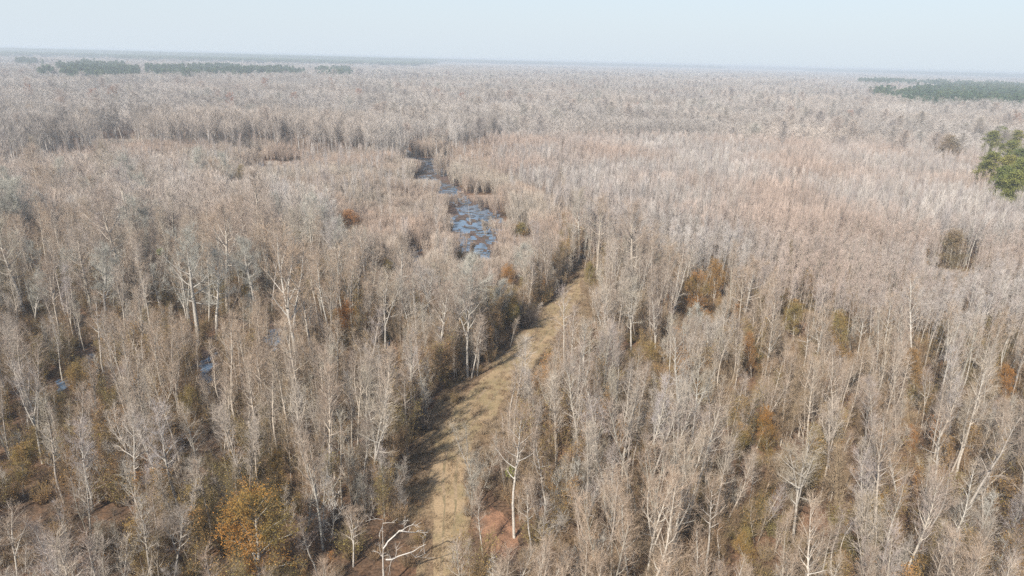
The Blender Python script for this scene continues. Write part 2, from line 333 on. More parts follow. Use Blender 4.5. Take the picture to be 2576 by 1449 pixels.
# ------------------------------------------------------------------ setting
def tag(o, label=None, cat=None, group=None, kind=None):
    if label: o['label'] = label
    if cat: o['category'] = cat
    if group: o['group'] = group
    if kind: o['kind'] = kind
def flat(name, rings, z, m, kind='structure', label=None):
    """each ring becomes a fan-filled ragged sheet"""
    G = Geo()
    for R in rings:
        G.add(*R)
    o = bpy.data.objects.new(name, G.mesh(name, [m])); C.objects.link(o); tag(o, label, None, None, kind); return o
def ground_mat():
    m = mat('leaf_litter', (.13, .078, .046), (.08, .054, .036), (.19, .105, .06), .06, .5, vary=(.45, 1.5), thr=(.5, .7), fvar=2.5, rnd=False); return m
Mg = ground_mat()
G = Geo(); R_ = 60000.0; G.add([(-R_, -2000, 0), (R_, -2000, 0), (R_, R_, 0), (-R_, R_, 0)], [(0, 1, 2, 3)])
ground = bpy.data.objects.new('ground', G.mesh('ground', [Mg])); C.objects.link(ground); tag(ground, 'brown leaf litter floor of the wood', None, None, 'structure')
def ragged_strip(name, lefts, rights, z, m, jit, label):
    r = np.random.default_rng(len(name)); G = Geo(); L_ = []; R2 = []
    def dens(P_):
        o = []
        for i in range(len(P_)-1):
            n = max(2, int(math.dist(P_[i], P_[i+1])/1.2)); n = min(n, 40)
            for k in range(n): t = k/n; o.append((P_[i][0]*(1-t)+P_[i+1][0]*t, P_[i][1]*(1-t)+P_[i+1][1]*t))
        return o+[P_[-1]]
    n = 400
    def res(P_):
        P_ = np.array(P_); d_ = np.linspace(0, len(P_)-1, n); return np.stack([np.interp(d_, np.arange(len(P_)), P_[:, 0]), np.interp(d_, np.arange(len(P_)), P_[:, 1])], 1)
    A = res(lefts); B = res(rights); t_ = np.arange(n); q_ = A[:, 1]
    def rag(q): return sum(a_*np.interp(q, np.arange(0, 700, st), r.normal(size=len(np.arange(0, 700, st)))) for a_, st in ((.8, 4.3), (.5, 1.7)))
    A[:, 0] += jit*rag(q_); B[:, 0] += jit*rag(q_)
    K_ = 7; V = []
    for k in range(K_):
        t = k/(K_-1); V.append(np.column_stack([A*(1-t)+B*t, np.full(n, z)]))
    V = np.stack(V, 1).reshape(-1, 3); i = np.arange(n-1)[:, None]*K_; j = np.arange(K_-1)[None, :]
    G.add(V, np.stack([i+j, i+j+1, i+K_+j+1, i+K_+j], -1).reshape(-1, 4))
    o = bpy.data.objects.new(name, G.mesh(name, [m])); C.objects.link(o); tag(o, label, None, None, 'structure'); return o
Mdry = mat('dry_grass', (.22, .15, .09), (.155, .105, .065), (.25, .185, .11), .12, .9, vary=(.6, 1.35), fvar=3.5, rnd=False)
Mtrk = mat('mown_grass', (.285, .21, .12), (.225, .175, .095), (.325, .235, .14), .15, .7, vary=(.7, 1.25), fvar=4.0, rnd=False)
ex = lambda P_, dy: [(gnd(P_[0])[0]+dy, 30)]+[gnd(p) for p in P_]
ragged_strip('dry_grass_verge', ex(LEFT, 1.5), ex(RIGHT, .5), .004, Mdry, .5, 'tan dry grass verge along the mown lane')
ragged_strip('grass_track', ex([(a[0], y) for a, y in TRK], 2), ex([(a[1], y) for a, y in TRK], 1), .008, Mtrk, .35, 'mown grassy lane running through the wood')
for f_, nm in ((.30, 1), (.66, 2)):
    e_ = [(x0+(x1-x0)*f_, y) for (x0, x1), y in TRK]; l_ = ex(e_, 1.4); r_ = [(x+.42, y) for x, y in l_]
    if nm == 1: Mrut = mat('worn_rut', (.25, .185, .115), (.33, .245, .155), (.20, .16, .09), .3, .8, vary=(.7, 1.2), fvar=4, rnd=False)
    o = ragged_strip('wheel_rut', l_, r_, .012, Mrut, .13, 'faint worn wheel rut in the mown lane')
Mlit = mat('red_litter', (.30, .165, .10), (.27, .15, .09), (.16, .09, .055), .35, 1.6, vary=(.45, 1.4), fvar=5, rnd=False)
def blob(P_, z, seed, G, grow=1.0, rough=.12, dens=14):
    r = np.random.default_rng(seed); P_ = np.array(P_); c = P_.mean(0); out_ = []
    for i in range(len(P_)):
        a, b = P_[i], P_[(i+1) % len(P_)]
        for k in range(dens): out_.append(a+(b-a)*k/dens)
    O = np.array(out_); n = len(O); q = r.normal(size=n); q = q+.7*np.roll(q, 1)+.5*np.roll(q, 2)
    O = c+(O-c)*(grow+q[:, None]*rough*.5)
    V = np.vstack([np.column_stack([O, np.full(n, z)]), [[c[0], c[1], z]]])
    G.add(V, None, [(i, (i+1) % n, n) for i in range(n)])
G = Geo(); blob(LITTER, .004, 3, G); o = bpy.data.objects.new('leaf_litter_patch', G.mesh('leaf_litter_patch', [Mlit])); C.objects.link(o); tag(o, 'bare red-brown leaf litter right of the lane', None, None, 'structure')
# water
mw = bpy.data.materials.new('swamp_water'); mw.use_nodes = True; b = mw.node_tree.nodes['Principled BSDF']
b.inputs['Base Color'].default_value = (.09, .14, .20, 1); b.inputs['Roughness'].default_value = .08; b.inputs['IOR'].default_value = 1.45  # blue base colour stands in for part of the sky reflection
nz = mw.node_tree.nodes.new('ShaderNodeTexNoise'); nz.inputs['Scale'].default_value = 1.6; nz.inputs['Detail'].default_value = 4; ge = mw.node_tree.nodes.new('ShaderNodeNewGeometry')
bu = mw.node_tree.nodes.new('ShaderNodeBump'); bu.inputs['Strength'].default_value = .25; bu.inputs['Distance'].default_value = .12
mw.node_tree.links.new(ge.outputs['Position'], nz.inputs['Vector']); mw.node_tree.links.new(nz.outputs[0], bu.inputs['Height']); mw.node_tree.links.new(bu.outputs[0], b.inputs['Normal'])
def cells(polys, z, cs, wobm, hole):
    X, Y = np.meshgrid(np.arange(-260, 40, cs), np.arange(110, 520, cs)); xs, ys = X.ravel(), Y.ravel()
    wx = xs+wobm*(np.sin(xs*.5+ys*.2)+.6*np.sin(xs*1.1-ys*.7+1)); wy = ys+wobm*1.8*(np.sin(xs*.33+2)+.7*np.sin(ys*.41+xs*.9)); r = np.zeros(len(xs), bool)
    for P_ in polys: r |= inpoly(wx, wy, P_)
    nz_ = np.sin(xs*.42+ys*.11)+np.sin(xs*.9-ys*.31+2)+np.sin(ys*.23+xs*.2+1)+.7*np.sin(xs*1.9+ys*.7); r &= nz_ < hole
    xs, ys = xs[r], ys[r]; n = len(xs); G = Geo(); V = np.stack([np.column_stack([xs+a*cs, ys+b*cs, np.full(n, z)]) for a, b in ((0, 0), (1, 0), (1, 1), (0, 1))], 1).reshape(-1, 3); G.add(V, np.arange(4*n).reshape(-1, 4)); return G
G = cells(PG, .012, .6, 1.3, 1.05)
o = bpy.data.objects.new('swamp_water', G.mesh('swamp_water', [mw])); C.objects.link(o); tag(o, 'blue sky-reflecting water pooled among the thicket', None, None, 'structure')
G = Geo()
Mmud = mat('dark_mud', (.085, .06, .05), (.13, .09, .07), None, .1, .5, vary=(.6, 1.3), fvar=2, rnd=False)
MUD = []
for P_ in PG: a_ = np.array(P_); c_ = a_.mean(0); MUD.append([tuple(c_+(p-c_)*1.35) for p in a_])
G = cells(MUD, .006, .8, 1.2, 9)
o = bpy.data.objects.new('muddy_bank', G.mesh('muddy_bank', [Mmud])); C.objects.link(o); tag(o, 'dark wet mud round the pooled water', None, None, 'structure')

# ------------------------------------------------------------------ kinds of tree
near_spec = [
 dict(h=19, r=.15, cb=.38, nl=20, el=(35, 70), L=3.2), dict(h=18, r=.13, cb=.42, nl=18, el=(40, 72), L=2.8, forks=[(.45, 14, .5)]),
 dict(h=20, r=.16, cb=.45, nl=20, el=(30, 65), L=3.4, wob=.06), dict(h=17, r=.12, cb=.35, nl=20, el=(45, 75), L=2.4),
 dict(h=18, r=.15, cb=.40, nl=14, el=(30, 60), L=3.6, forks=[(.38, 17, .55), (.5, 15, .42)]), dict(h=16, r=.11, cb=.45, nl=16, el=(42, 72), L=2.3, wob=.08),
 dict(h=19, r=.15, cb=.5, nl=18, el=(18, 62), L=3.8), dict(h=15, r=.10, cb=.30, nl=16, el=(35, 70), L=2.2, forks=[(.2, 12, .7)]),
]
near_look = ['tall narrow bare grey tree', 'forked bare tree with steep twin leaders', 'tall pale-trunked bare tree with open crown', 'slim bare tree with upswept twigs',
 'many-stemmed bare tree with a broad fan of branches', 'thin crooked bare tree', 'straight pale tree with wide level side branches', 'low-forked slender bare tree']
TR = []; NEAR = []
for i, s in enumerate(near_spec):
    T, K = tree(100+i, ns=6, ntw=6, limbw=1.6, tw=.0165, tl=.9, **dict(s, r=s['r']*1.3, cb=s['cb']+.06, L=s['L']*.92, nl=int(s['nl']*1.1), el=(s['el'][0]+10, s['el'][1]+5))); TR.append((T.mesh('trunk', [M['bark']]), K.mesh('crown', [M['twig']]), s['h'])); NEAR.append(joined(T, K, 'bare_tree_shape', [M['bark'], M['twig']]))
HERO = []
for i, s in enumerate(near_spec):
    T, K = tree(150+i, ns=7, ntw=12, limbw=1.9, tw=.0165, tl=.9, **dict(s, r=s['r']*1.5, L=s['L']*1.15)); HERO.append((T.mesh('trunk', [M['herobark']]), K.mesh('crown', [M['twig']]), s['h']))
OAK = []
for i, s in enumerate([dict(h=24, r=.55, cb=.42, nl=20, el=(5, 65), L=8.0, wob=.05), dict(h=21, r=.45, cb=.38, nl=18, el=(10, 60), L=7.2, wob=.08, forks=[(.4, 22, .5)])]):
    T, K = tree(200+i, ns=13, ntw=17, tl=1.0, tw=.02, limbw=1.3, **s); OAK.append((T, K, s['h']))
for i, (T, K, h_) in enumerate(OAK): NEAR.append(joined(T, K, 'oak_shape', [M['bark'], M['oaktwig'] if i else M['twig']]))
pole_protos = []; 
for i in range(4):
    T, K = tree(300+i, h=15+i % 2*1.5, r=.095, cb=.56, nl=12, el=(55, 80), L=1.5, ns=5, ntw=6, tl=.7, tw=.02, wob=.03, trunk_k=4); pole_protos.append(joined(T, K, 'pole', [M['bark'], M['pole']]))
mid = [proto('mid', lod(400+i, h=17+i % 3, cw=2.4+.3*(i % 2), cb=.38, n=250, wid=.055, el=1.6).mesh('mid', [M['bark'], M['twig_mid']])) for i in range(6)]
domes = [proto('dome', lod(430+i, h=22+i, cw=6.8-.5*i, cb=.5, n=620, wid=.085, r=.22, el=.5).mesh('dome', [M['bark_far'], M['dome']])) for i in range(4)]
domesF = [proto('domef', lod(436+i, h=24, cw=9, cb=.5, n=190, wid=.36, r=.3, el=.4).mesh('domef', [M['bark_far'], M['dome']])) for i in range(3)]
midpole = [proto('midpole', lod(420+i, h=15+i % 2, cw=1.4, cb=.48, n=95, wid=.055, r=.12, el=2.8).mesh('midpole', [M['bark'], M['pole']])) for i in range(4)]
midtall = [proto('midtall', lod(440+i, h=23+i % 3, cw=3.4, cb=.55, n=250, wid=.06, r=.24, el=1.3).mesh('midtall', [M['bark_far'], M['twig_far']])) for i in range(4)]
willow = [proto('willow', lod(460+i, h=8, cw=1.7, cb=.12, n=340, wid=.04, r=.04, stems=5, el=2.2).mesh('willow', [M['tanbrush'], M['willow']])) for i in range(4)]
# brush
def brush(seed, h, w_, n, wid, mats, leafn=0, leaf=.12, m1=1):
    rng = np.random.default_rng(seed); G = Geo(); az = rng.random((n, 1))*6.283; rr = rng.random((n, 1))**.5*w_*.5
    p0 = np.hstack([np.cos(az)*rr*.35, np.sin(az)*rr*.35, np.zeros((n, 1))]); hh = h*(.4+.6*rng.random((n, 1)))*(1-.35*rr/w_)
    p1 = np.hstack([np.cos(az)*rr*.8, np.sin(az)*rr*.8, hh*.6]); p2 = np.hstack([np.cos(az)*rr*1.2, np.sin(az)*rr*1.2, hh])+rng.normal(size=(n, 3))*.12
    G.ribbons(rng, p0, p1, wid*1.3, wid); G.ribbons(rng, p1, p2, wid, wid*.4)
    k = n*4; i = rng.integers(0, n, k); f = rng.random((k, 1)); q = p1[i]+(p2[i]-p1[i])*f if n else p1
    lo = rng.random(k) < .5; q[lo] = (p0[i]+(p1[i]-p0[i])*(.3+.7*f))[lo]
    d = rng.normal(size=(k, 3)); d[:, 2] = abs(d[:, 2])*.8+.2
    G.ribbons(rng, q, q+d*h*.11, wid*.6, wid*.3)
    if leafn:
        i = rng.integers(0, k, leafn); G.leaves(rng, q[i]+d[i]*h*.11*rng.random((leafn, 1)), leaf, m=m1)
    return proto('brush', G.mesh('brush', mats))
brushes = [brush(500, 3.2, 3.2, 130, .03, [M['brush']]), brush(501, 4.2, 3.4, 150, .03, [M['brush'], M['rust']], 700, .13), brush(502, 2.4, 3.0, 120, .03, [M['tanbrush']]), brush(503, 5.0, 3.6, 150, .032, [M['brush'], M['olive']], 900, .14), brush(504, 3.6, 3.0, 150, .028, [M['tanbrush'], M['rust']], 260, .12)]
saps = []
for i in range(6):
    mm = [[M['bark'], M['brush']], [M['bark'], M['brush']], [M['tanbrush'], M['tanbrush']], [M['brush'], M['rust']], [M['bark'], M['tanbrush']], [M['brush'], M['olive']]][i]
    T, K = tree(540+i, h=8+i % 3, r=.05, cb=.15, nl=13, el=(40, 72), L=2.0, ns=5, ntw=9, tl=.7, tw=.016, stems=1+i % 3, leaf=.13, leafn=900 if i in (3, 5) else 0, trunk_k=4)
    v, q, t, qm, tm = K.arrays(); G = Geo(); G.merge(T.arrays()); G.merge((v, q, t, np.where(qm == 0, 1 if i in (0, 4) else 0, 1), tm)); saps.append(proto('sapling', G.mesh('sapling', mm)))
lowbrush = [brush(510+i, 1.3+.4*i, 2.2, 140, .025, [M['tanbrush']]) for i in range(3)]
# leafy bronze trees
def leafy(seed, h, w_, leafn, leafm):
    rng = np.random.default_rng(seed)
    T, K = tree(seed, h=h, r=.14, cb=.18, nl=22, el=(20, 65), L=w_*.55, ns=7, ntw=9, tl=.7, tw=.018, leaf=.10, leafn=leafn, forks=[(.2, 16, .7)])
    return T, K
def pine(seed, h, R, n, leaf, cb=.5, z0=.32):
    rng = np.random.default_rng(seed); T = Geo(); K = Geo(); pts = poly_line(rng, (0, 0, -.3), (0, 0, 1), h, 8, .02, .05); tt = np.linspace(0, 1, 9); T.tube(pts, .26*(1-tt)*.9+.03, 6)
    for i in range(26):
        s = (i+.5*rng.random())/26; t = cb+(1-cb)*s; p, d = along(pts, t); a = i*2.4+rng.random()*.6; l = R*(math.sin(math.pi*min(1, .22+s*.8))**.7)*(.6+.55*rng.random()); e = math.radians(5+45*s)
        dr = np.array([math.cos(a)*math.cos(e), math.sin(a)*math.cos(e), math.sin(e)]); q = p+dr*l; T.tube([p, (p+q)/2+[0, 0, -.15], q], [.06, .04, .02], 3)
        for c_ in range(5):
            c = p+dr*l*(.35+.7*rng.random())+rng.normal(size=3)*[.5, .5, .25]; m = n//130
            K.leaves(rng, c+rng.normal(size=(m, 3))*[.6, .6, .4], leaf)
    return T, K
PINE = [pine(600+i, 22+i, 3.8, 8500, .33) for i in range(3)]
PINEO = [joined(T, K, 'pine', [M['pinebark'], M['pine']]) for T, K in PINE]
pine_far = []
for i in range(3):
    T, K = pine(620+i, 23+2*i, 3.8, 1050, 1.0, .45); pine_far.append((T, K)); 
PINEF = [joined(T, K, 'pine_far', [M['pinebark'], M['pine_far']]) for T, K in pine_far]

# patches for the distance
def patch(seed, size, sp, n, wid, name, mats, maker=None, hv=(13, 21)):
    rng = np.random.default_rng(seed); base = [lod(seed*10+k, h=18, cw=3.7, cb=.4, n=n, wid=wid, r=max(.13, wid*.4), tn=1, el=.6).arrays() if maker is None else maker(k) for k in range(5)]
    G = Geo(); k = int(size/sp)
    for i in range(k):
        for j in range(k):
            x = (i+rng.random())*sp-size/2; y = (j+rng.random())*sp-size/2; s = (hv[0]+(hv[1]-hv[0])*rng.random()**1.3)/18
            G.merge(base[rng.integers(5)], (x, y, 0), rng.random()*6.28, (s*1.05, s*1.05, s))
    return proto(name, G.mesh(name, mats))
patchA = [patch(700+i, 80, 4.5, 90, .12, 'wood_patch', [M['bark_far'], M['twig_far']]) for i in range(4)]
patchB = [patch(720+i, 240, 6.5, 46, .34, 'wood_patch_far', [M['bark_far'], M['twig_far']]) for i in range(3)]
def pinearr(k):
    G = Geo(); T, K = pine_far[k % 3]; rng = np.random.default_rng(900+k)
    z = rng.random(90)**.7*10+12; a = rng.random(90)*6.28; r = 3.4*np.sin(np.clip((z-11)/13, .1, 1)*2.6)**.6*rng.random(90)**.5
    G.leaves(rng, np.column_stack([np.cos(a)*r, np.sin(a)*r, z]), 2.4, m=1); G.ribbons(rng, [(0, 0, 0)], [(0, 0, 18)], .5, .4, m=0); return G.arrays()
patchP = [patch(740+i, 240, 7.5, 0, 0, 'pine_patch', [M['pinebark'], M['pine_far']], pinearr, (17, 22)) for i in range(2)]
ALLTHINGS = []
exec_objects = True

# ------------------------------------------------------------------ things: individual trees
def place(name, meshes, base, rz, scl, label, cat, group=None, top=None, parts=('trunk', 'crown'), hproto=None):
    """an Empty at the foot with trunk and crown; top=(dx,dz) lean"""
    e = bpy.data.objects.new(name, None); e.empty_display_size = .5; C.objects.link(e)
    e.location = (base[0], base[1], 0)
    q = Quaternion((0, 0, 1), rz)
    if top is not None: q = Vector((0, 0, 1)).rotation_difference(Vector((top[0], top[1] if len(top) > 2 else 0, top[-1])).normalized()) @ q
    e.rotation_mode = 'QUATERNION'; e.rotation_quaternion = q; e.scale = (scl if hasattr(scl, '__len__') else (scl,)*3)
    for pn, me in zip(parts, meshes):
        c = bpy.data.objects.new(pn, me); C.objects.link(c); c.parent = e
    tag(e, label, cat, group); return e
def spot(b, t):
    """foot and top in the photograph -> foot on the ground, lean and height there"""
    X, Y = gnd(b); r = ray(*t); k = Y/r[1]; return (X, Y), (r[0]*k-X), CH+r[2]*k
taken = []
UNIQUE = []
def lm(kind, b, t, label, cat='tree', wide=1.0, rz=None, **kw):
    (X, Y), dx, h = spot(b, t); taken.append((X, Y)); UNIQUE.append((kind, X, Y, dx, h, label, cat, wide, rz if rz is not None else (len(UNIQUE)*1.7) % 6.28, kw))
A_, B_, C_ = 0, 1, 2
# big oaks, left
lm('oak0', Z(0, 'b', 1500, 1110), Z(0, 'b', 1440, 280), 'biggest spreading grey oak with thick white trunk, left of the lane', wide=1.0)
lm('oak1', Z(0, 'b', 790, 985), Z(0, 'b', 700, 400), 'wide grey oak with long drooping low limb at the far left')
lm('oak1', Z(0, 'b', 1925, 900), Z(0, 'b', 1900, 340), 'pale round-crowned oak right of the biggest white-trunked oak')
lm('oak0', Z(0, 'b', 1215, 870), Z(0, 'b', 1170, 520), 'small dark-forked oak just left of the biggest white-trunked oak', wide=.9)
lm('oak1', Z(0, 'b', 270, 960), Z(0, 'b', 250, 560), 'spreading grey oak at the left edge with a curved upright limb')
lm('oak0', Z(0, 'b', 1640, 1050), Z(0, 'b', 1600, 420), 'grey oak with dark shaded trunk behind the biggest oak')
# near numbered landmarks: t0..t7 = near_spec
L_ = [
 ('t6', Z(1, 'c', 1305, 1160), Z(1, 'c', 1310, 210), 'tall straight pale tree with level side branches, right of the leaf litter patch'),
 ('t2', Z(1, 'c', 1545, 980), Z(1, 'c', 1530, 380), 'pale-trunked tree with one raised right limb, right of the red leaf litter'),
 ('t2', Z(1, 'c', 1430, 1290), Z(1, 'c', 1410, 700), 'slim white-stemmed tree between the two tallest pale trees right of the lane'),
 ('t3', Z(1, 'c', 1070, 1300), Z(1, 'c', 1025, 830), 'small bushy bare tree casting a shadow over red leaf litter'),
 ('t0', Z(1, 'c', 2005, 1000), Z(1, 'c', 1975, 330), 'tall grey tree well right of the lane with clean lower trunk'),
 ('t5', Z(1, 'c', 1790, 1400), Z(1, 'c', 1630, 1120), 'leaning thin pale tree at the bottom edge right of the lane'),
 ('t4', Z(2, 'c', 830, 1230), Z(2, 'c', 880, 380), 'white-trunked forked tree with ivory bark in the right foreground'),
 ('t4', Z(2, 'c', 1350, 1190), Z(2, 'c', 1390, 560), 'twin-stemmed tree under a violet-grey twig dome in the right foreground'),
 ('t0', Z(2, 'c', 1620, 1060), Z(2, 'c', 1620, 420), 'tall tree with a bulge on its trunk in the right foreground'),
 ('t2', Z(2, 'c', 1890, 1150), Z(2, 'c', 1985, 740), 'pale tree leaning right with twisted top in the right foreground'),
 ('t0', Z(2, 'c', 1915, 900), Z(2, 'c', 1900, 200), 'tall tree with spoke-like upper branches near the right edge'),
 ('t4', Z(2, 'c', 2200, 1430), Z(2, 'c', 2150, 880), 'white Y-forked tree at the bottom right corner'),
 ('t6', Z(2, 'c', 180, 1440), Z(2, 'c', 215, 740), 'whitish tree with many short side twigs at the bottom edge, right of centre'),
 ('t3', Z(2, 'c', 2440, 1440), Z(2, 'c', 2480, 800), 'slender tree hugging the bottom right corner'),
 ('t1', Z(2, 'c', 500, 950), Z(2, 'c', 490, 450), 'V-forked tree standing in front of bronze leaves, right foreground'),
 ('t2', Z(2, 'c', 200, 420), Z(2, 'c', 205, -60), 'white-stemmed tree beside the tawny leaved tree, right of centre'),
 ('t0', Z(2, 'c', 1365, 560), Z(2, 'c', 1400, -80), 'tall pale tree with horizontal bough in the right foreground'),
 ('t4', Z(2, 'b', 1000, 1370), Z(2, 'b', 1035, 800), 'bright Y-shaped white-trunked tree under a domed crown, right side'),
 ('t2', Z(2, 'b', 910, 1350), Z(2, 'b', 915, 880), 'white pole-like tree just left of the bright Y-shaped tree'),
 ('t1', Z(2, 'b', 620, 1400), Z(2, 'b', 700, 900), 'steeply fan-branched grey tree beneath an olive dome, right side'),
 ('t4', Z(1, 'b', 1960, 1200), Z(1, 'b', 1990, 650), 'first bushy white-trunked tree right of the upper lane'),
 ('t4', Z(1, 'b', 2190, 1190), Z(1, 'b', 2160, 620), 'broad vase-shaped tree, second from the upper lane on its right'),
 ('t0', Z(1, 'b', 2370, 1230), Z(1, 'b', 2390, 700), 'vase-shaped tree, third from the upper lane on its right'),
 ('t4', Z(1, 'b', 700, 1060), Z(1, 'b', 640, 500), 'pale wide-forked tree left of the dark lane shadow'),
 ('t4', Z(1, 'b', 955, 1340), Z(1, 'b', 930, 560), 'tallest pale tree on the left bank of the lane bend'),
 ('t0', Z(1, 'b', 740, 1370), Z(1, 'b', 745, 640), 'straight white pole tree on the left bank of the lane bend'),
 ('t2', Z(1, 'b', 870, 1100), Z(1, 'b', 900, 650), 'pale tree behind the tallest one on the left bank'),
 ('t3', Z(1, 'b', 1025, 1330), Z(1, 'b', 1060, 860), 'small tree right on the left edge of the lane bend'),
 ('t5', Z(1, 'b', 985, 1350), Z(1, 'b', 990, 900), 'thin tree beside the shaded left edge of the lane bend'),
 ('t4', Z(1, 'b', 330, 1180), Z(1, 'b', 330, 560), 'hazy grey tree with pale fork left of the lane, above the middle'),
 ('t0', Z(1, 'b', 530, 1160), Z(1, 'b', 500, 620), 'grey tree with white lower stem, left of the pale wide-forked tree'),
 ('t5', Z(1, 'b', 1436, 935), Z(1, 'b', 1515, 755), 'thin bare pole leaning right over the dark lane shadow'),
 ('t5', Z(1, 'b', 1272, 1115), Z(1, 'b', 1292, 890), 'thin upright sapling before the darkest lane shadow'),
 ('t5', Z(1, 'b', 1640, 660), Z(1, 'b', 1590, 470), 'white-stemmed small tree left of the narrowing lane'),
 ('t5', Z(1, 'b', 1700, 625), Z(1, 'b', 1735, 440), 'right-leaning small tree where the lane narrows'),
 ('t4', Z(1, 'b', 1392, 1330), Z(1, 'b', 1370, 1010), 'small silvery tree with antler-like fork standing beside the lane'),
 ('t2', Z(1, 'b', 720, 500), Z(1, 'b', 700, 230), 'pale tree in front of the pooled blue water'),
 ('t4', Z(0, 'b', 2260, 1420), Z(0, 'b', 2130, 260), 'very tall olive-grey tree with twin pale stems, left of centre'),
 ('t6', Z(0, 'b', 790, 1340), Z(0, 'b', 690, 720), 'white-stemmed tree with angled side branches, left middle'),
 ('t2', Z(0, 'c', 1345, 1010), Z(0, 'c', 1240, 130), 'tall bright-stemmed clustered tree in the left foreground'),
 ('t2', Z(0, 'c', 1040, 1010), Z(0, 'c', 900, 200), 'leaning white-stemmed tree with open fork, left foreground'),
 ('t0', Z(0, 'c', 1235, 900), Z(0, 'c', 1090, 250), 'left-leaning pale tree between two white stems, left foreground'),
 ('t0', Z(0, 'c', 1510, 780), Z(0, 'c', 1430, 130), 'curving pale pole tree left of the golden tree'),
 ('t2', Z(0, 'c', 700, 960), Z(0, 'c', 600, 250), 'pale tree fanned with fine limbs in the left foreground'),
 ('t4', Z(0, 'c', 140, 1500), Z(0, 'c', 60, 960), 'white wide-branched tree in the bottom left corner'),
 ('t3', Z(0, 'c', 520, 1260), Z(0, 'c', 480, 880), 'thin short tree beside the dark hollow at bottom left'),
 ('t4', Z(0, 'c', 1320, 1500), Z(0, 'c', 1380, 900), 'bushy grey tree with arching boughs at the bottom edge left of the golden tree'),
 ('t4', Z(1, 'c', 230, 880), Z(1, 'c', 270, 60), 'tall grey tree leaning over the shaded left lane edge'),
 ('t1', Z(1, 'c', 160, 860), Z(1, 'c', 130, 200), 'dense grey tree left of the lane in the foreground'),
 ('t4', Z(1, 'c', 90, 1380), Z(1, 'c', 110, 930), 'dark-footed fork tree left of the white dead snag'),
 ('t2', Z(0, 'c', 2390, 1440), Z(0, 'c', 2280, 980), 'white-stemmed tree directly right of the golden tree'),
 ('t1', Z(2, 'b', 1900, 1350), Z(2, 'b', 1890, 1180), 'low silver tree with fan of fine white sprays, right side'),
]
for a in L_: lm(*a)

def used(X, Y, d):
    if not taken: return np.zeros(len(X), bool)
    P_ = np.array(taken); r = np.zeros(len(X), bool)
    for x, y in P_: r |= (X-x)**2+(Y-y)**2 < d*d
    return r
LEAVES = [
 ('bronze', Z(0, 'c', 1960, 1500), Z(0, 'c', 1960, 880), 215, 'big golden-orange leaved tree at the bottom, left of the lane', 0),
 ('bronze', (870, 895), (872, 775), 62, 'orange leaved tree standing alone left of the lane, mid picture', 1),
 ('bronze', (1755, 815), (1760, 700), 80, 'brightest orange domed tree right of the lane', 0),
 ('rust', (1795, 770), (1795, 668), 60, 'brown-orange dome just behind the brightest orange tree', 1),
 ('olive', (1995, 860), (1995, 768), 62, 'olive-yellow dome right of the brightest orange tree', 0),
 ('olive', (2115, 930), (2110, 795), 62, 'olive green-brown dome above the bright Y-shaped tree', 1),
 ('olive', (1482, 725), (1482, 668), 36, 'small olive-orange bush standing right beside the lane', 0),
 ('bronze', (1930, 1165), (1925, 1040), 62, 'rust-orange leaved tree in the right foreground', 1),
 ('olive', (1860, 1170), (1862, 1075), 50, 'gold-olive leaved tree left of the rust-orange one', 1),
 ('olive', (1880, 1440), (1880, 1340), 60, 'olive and orange bush at the bottom edge, right half', 0),
 ('olive', (1295, 835), (1290, 755), 50, 'olive-bronze tree hanging over the darkest lane shadow', 1),
 ('bronze', (1272, 735), (1275, 675), 52, 'faded orange tree above the lane, below the blue water', 0),
 ('bronze', (1160, 665), (1158, 632), 26, 'little orange bush at the near end of the blue water', 1),
 ('olive', (965, 700), (965, 655), 48, 'olive-brown bush left of the near end of the water', 0),
 ('olive', (1312, 608), (1312, 565), 48, 'green-olive shrub right of the blue water', 1),
 ('rust', (1640, 930), (1640, 870), 70, 'rust brown low tree right of the lane, mid picture', 0),
 ('rust', (1890, 950), (1890, 850), 45, 'brown-orange tall bush left of the bright Y-shaped tree', 1),
 ('olive', (478, 1110), (482, 985), 50, 'olive leaved tree in the left foreground', 0),
 ('rust', (700, 1260), (700, 1150), 60, 'reddish brown leaved tree above the golden tree', 1),
 ('olive', (60, 1250), (55, 1130), 90, 'olive tangle of leaves at the left edge', 1),
 ('rust', (190, 1010), (190, 925), 70, 'orange-brown shrub in the left foreground, upper part', 0),
 ('dull', (2395, 705), (2395, 590), 95, 'large dull brown tree at the right side among the poles', 0),
 ('rust', (2300, 985), (2300, 890), 60, 'brown twiggy dome near the silver spray tree', 1),
 ('bronze', (2530, 1020), (2535, 930), 55, 'tawny leaved tree at the right edge', 0),
 ('dull', (2380, 425), (2380, 350), 85, 'olive-brown tree left of the near pines', 1),
 ('rust', (2290, 1150), (2290, 1080), 40, 'small rusty shrub in the right foreground', 1),
 ('rust', (880, 590), (880, 535), 70, 'dark olive-brown tree inside the warm thicket left of the water', 0),
 ('rust', (600, 470), (605, 420), 34, 'small olive tree by the dark pool far left of the water', 1),
]
PINEN = [((2520, 330), 'rearmost near pine at the right edge'), ((2560, 345), 'bushy pine right of the rearmost near pine'), ((2500, 352), 'bright green pine left in the rear cluster'), ((2545, 368), 'dense pine at the foot of the rear cluster'), ((2490, 405), 'lone round pine in front on the left'), ((2475, 425), 'small pine skirt left of the lone round pine'),
 ((2570, 390), 'pine at the picture edge behind the front group'), ((2540, 415), 'broad pine in the middle of the front group'), ((2568, 430), 'tall pine at the edge of the front group'), ((2530, 440), 'front pine above the blue-grey shade'), ((2555, 460), 'lowest pine of the front group at the right edge'), ((2430, 322), 'yellow-green pine standing apart on the left'),
 ((2610, 350), 'pine half outside the frame, rear'), ((2590, 410), 'pine half outside the frame, front'), ((2506, 372), 'short pine between the two clusters')]
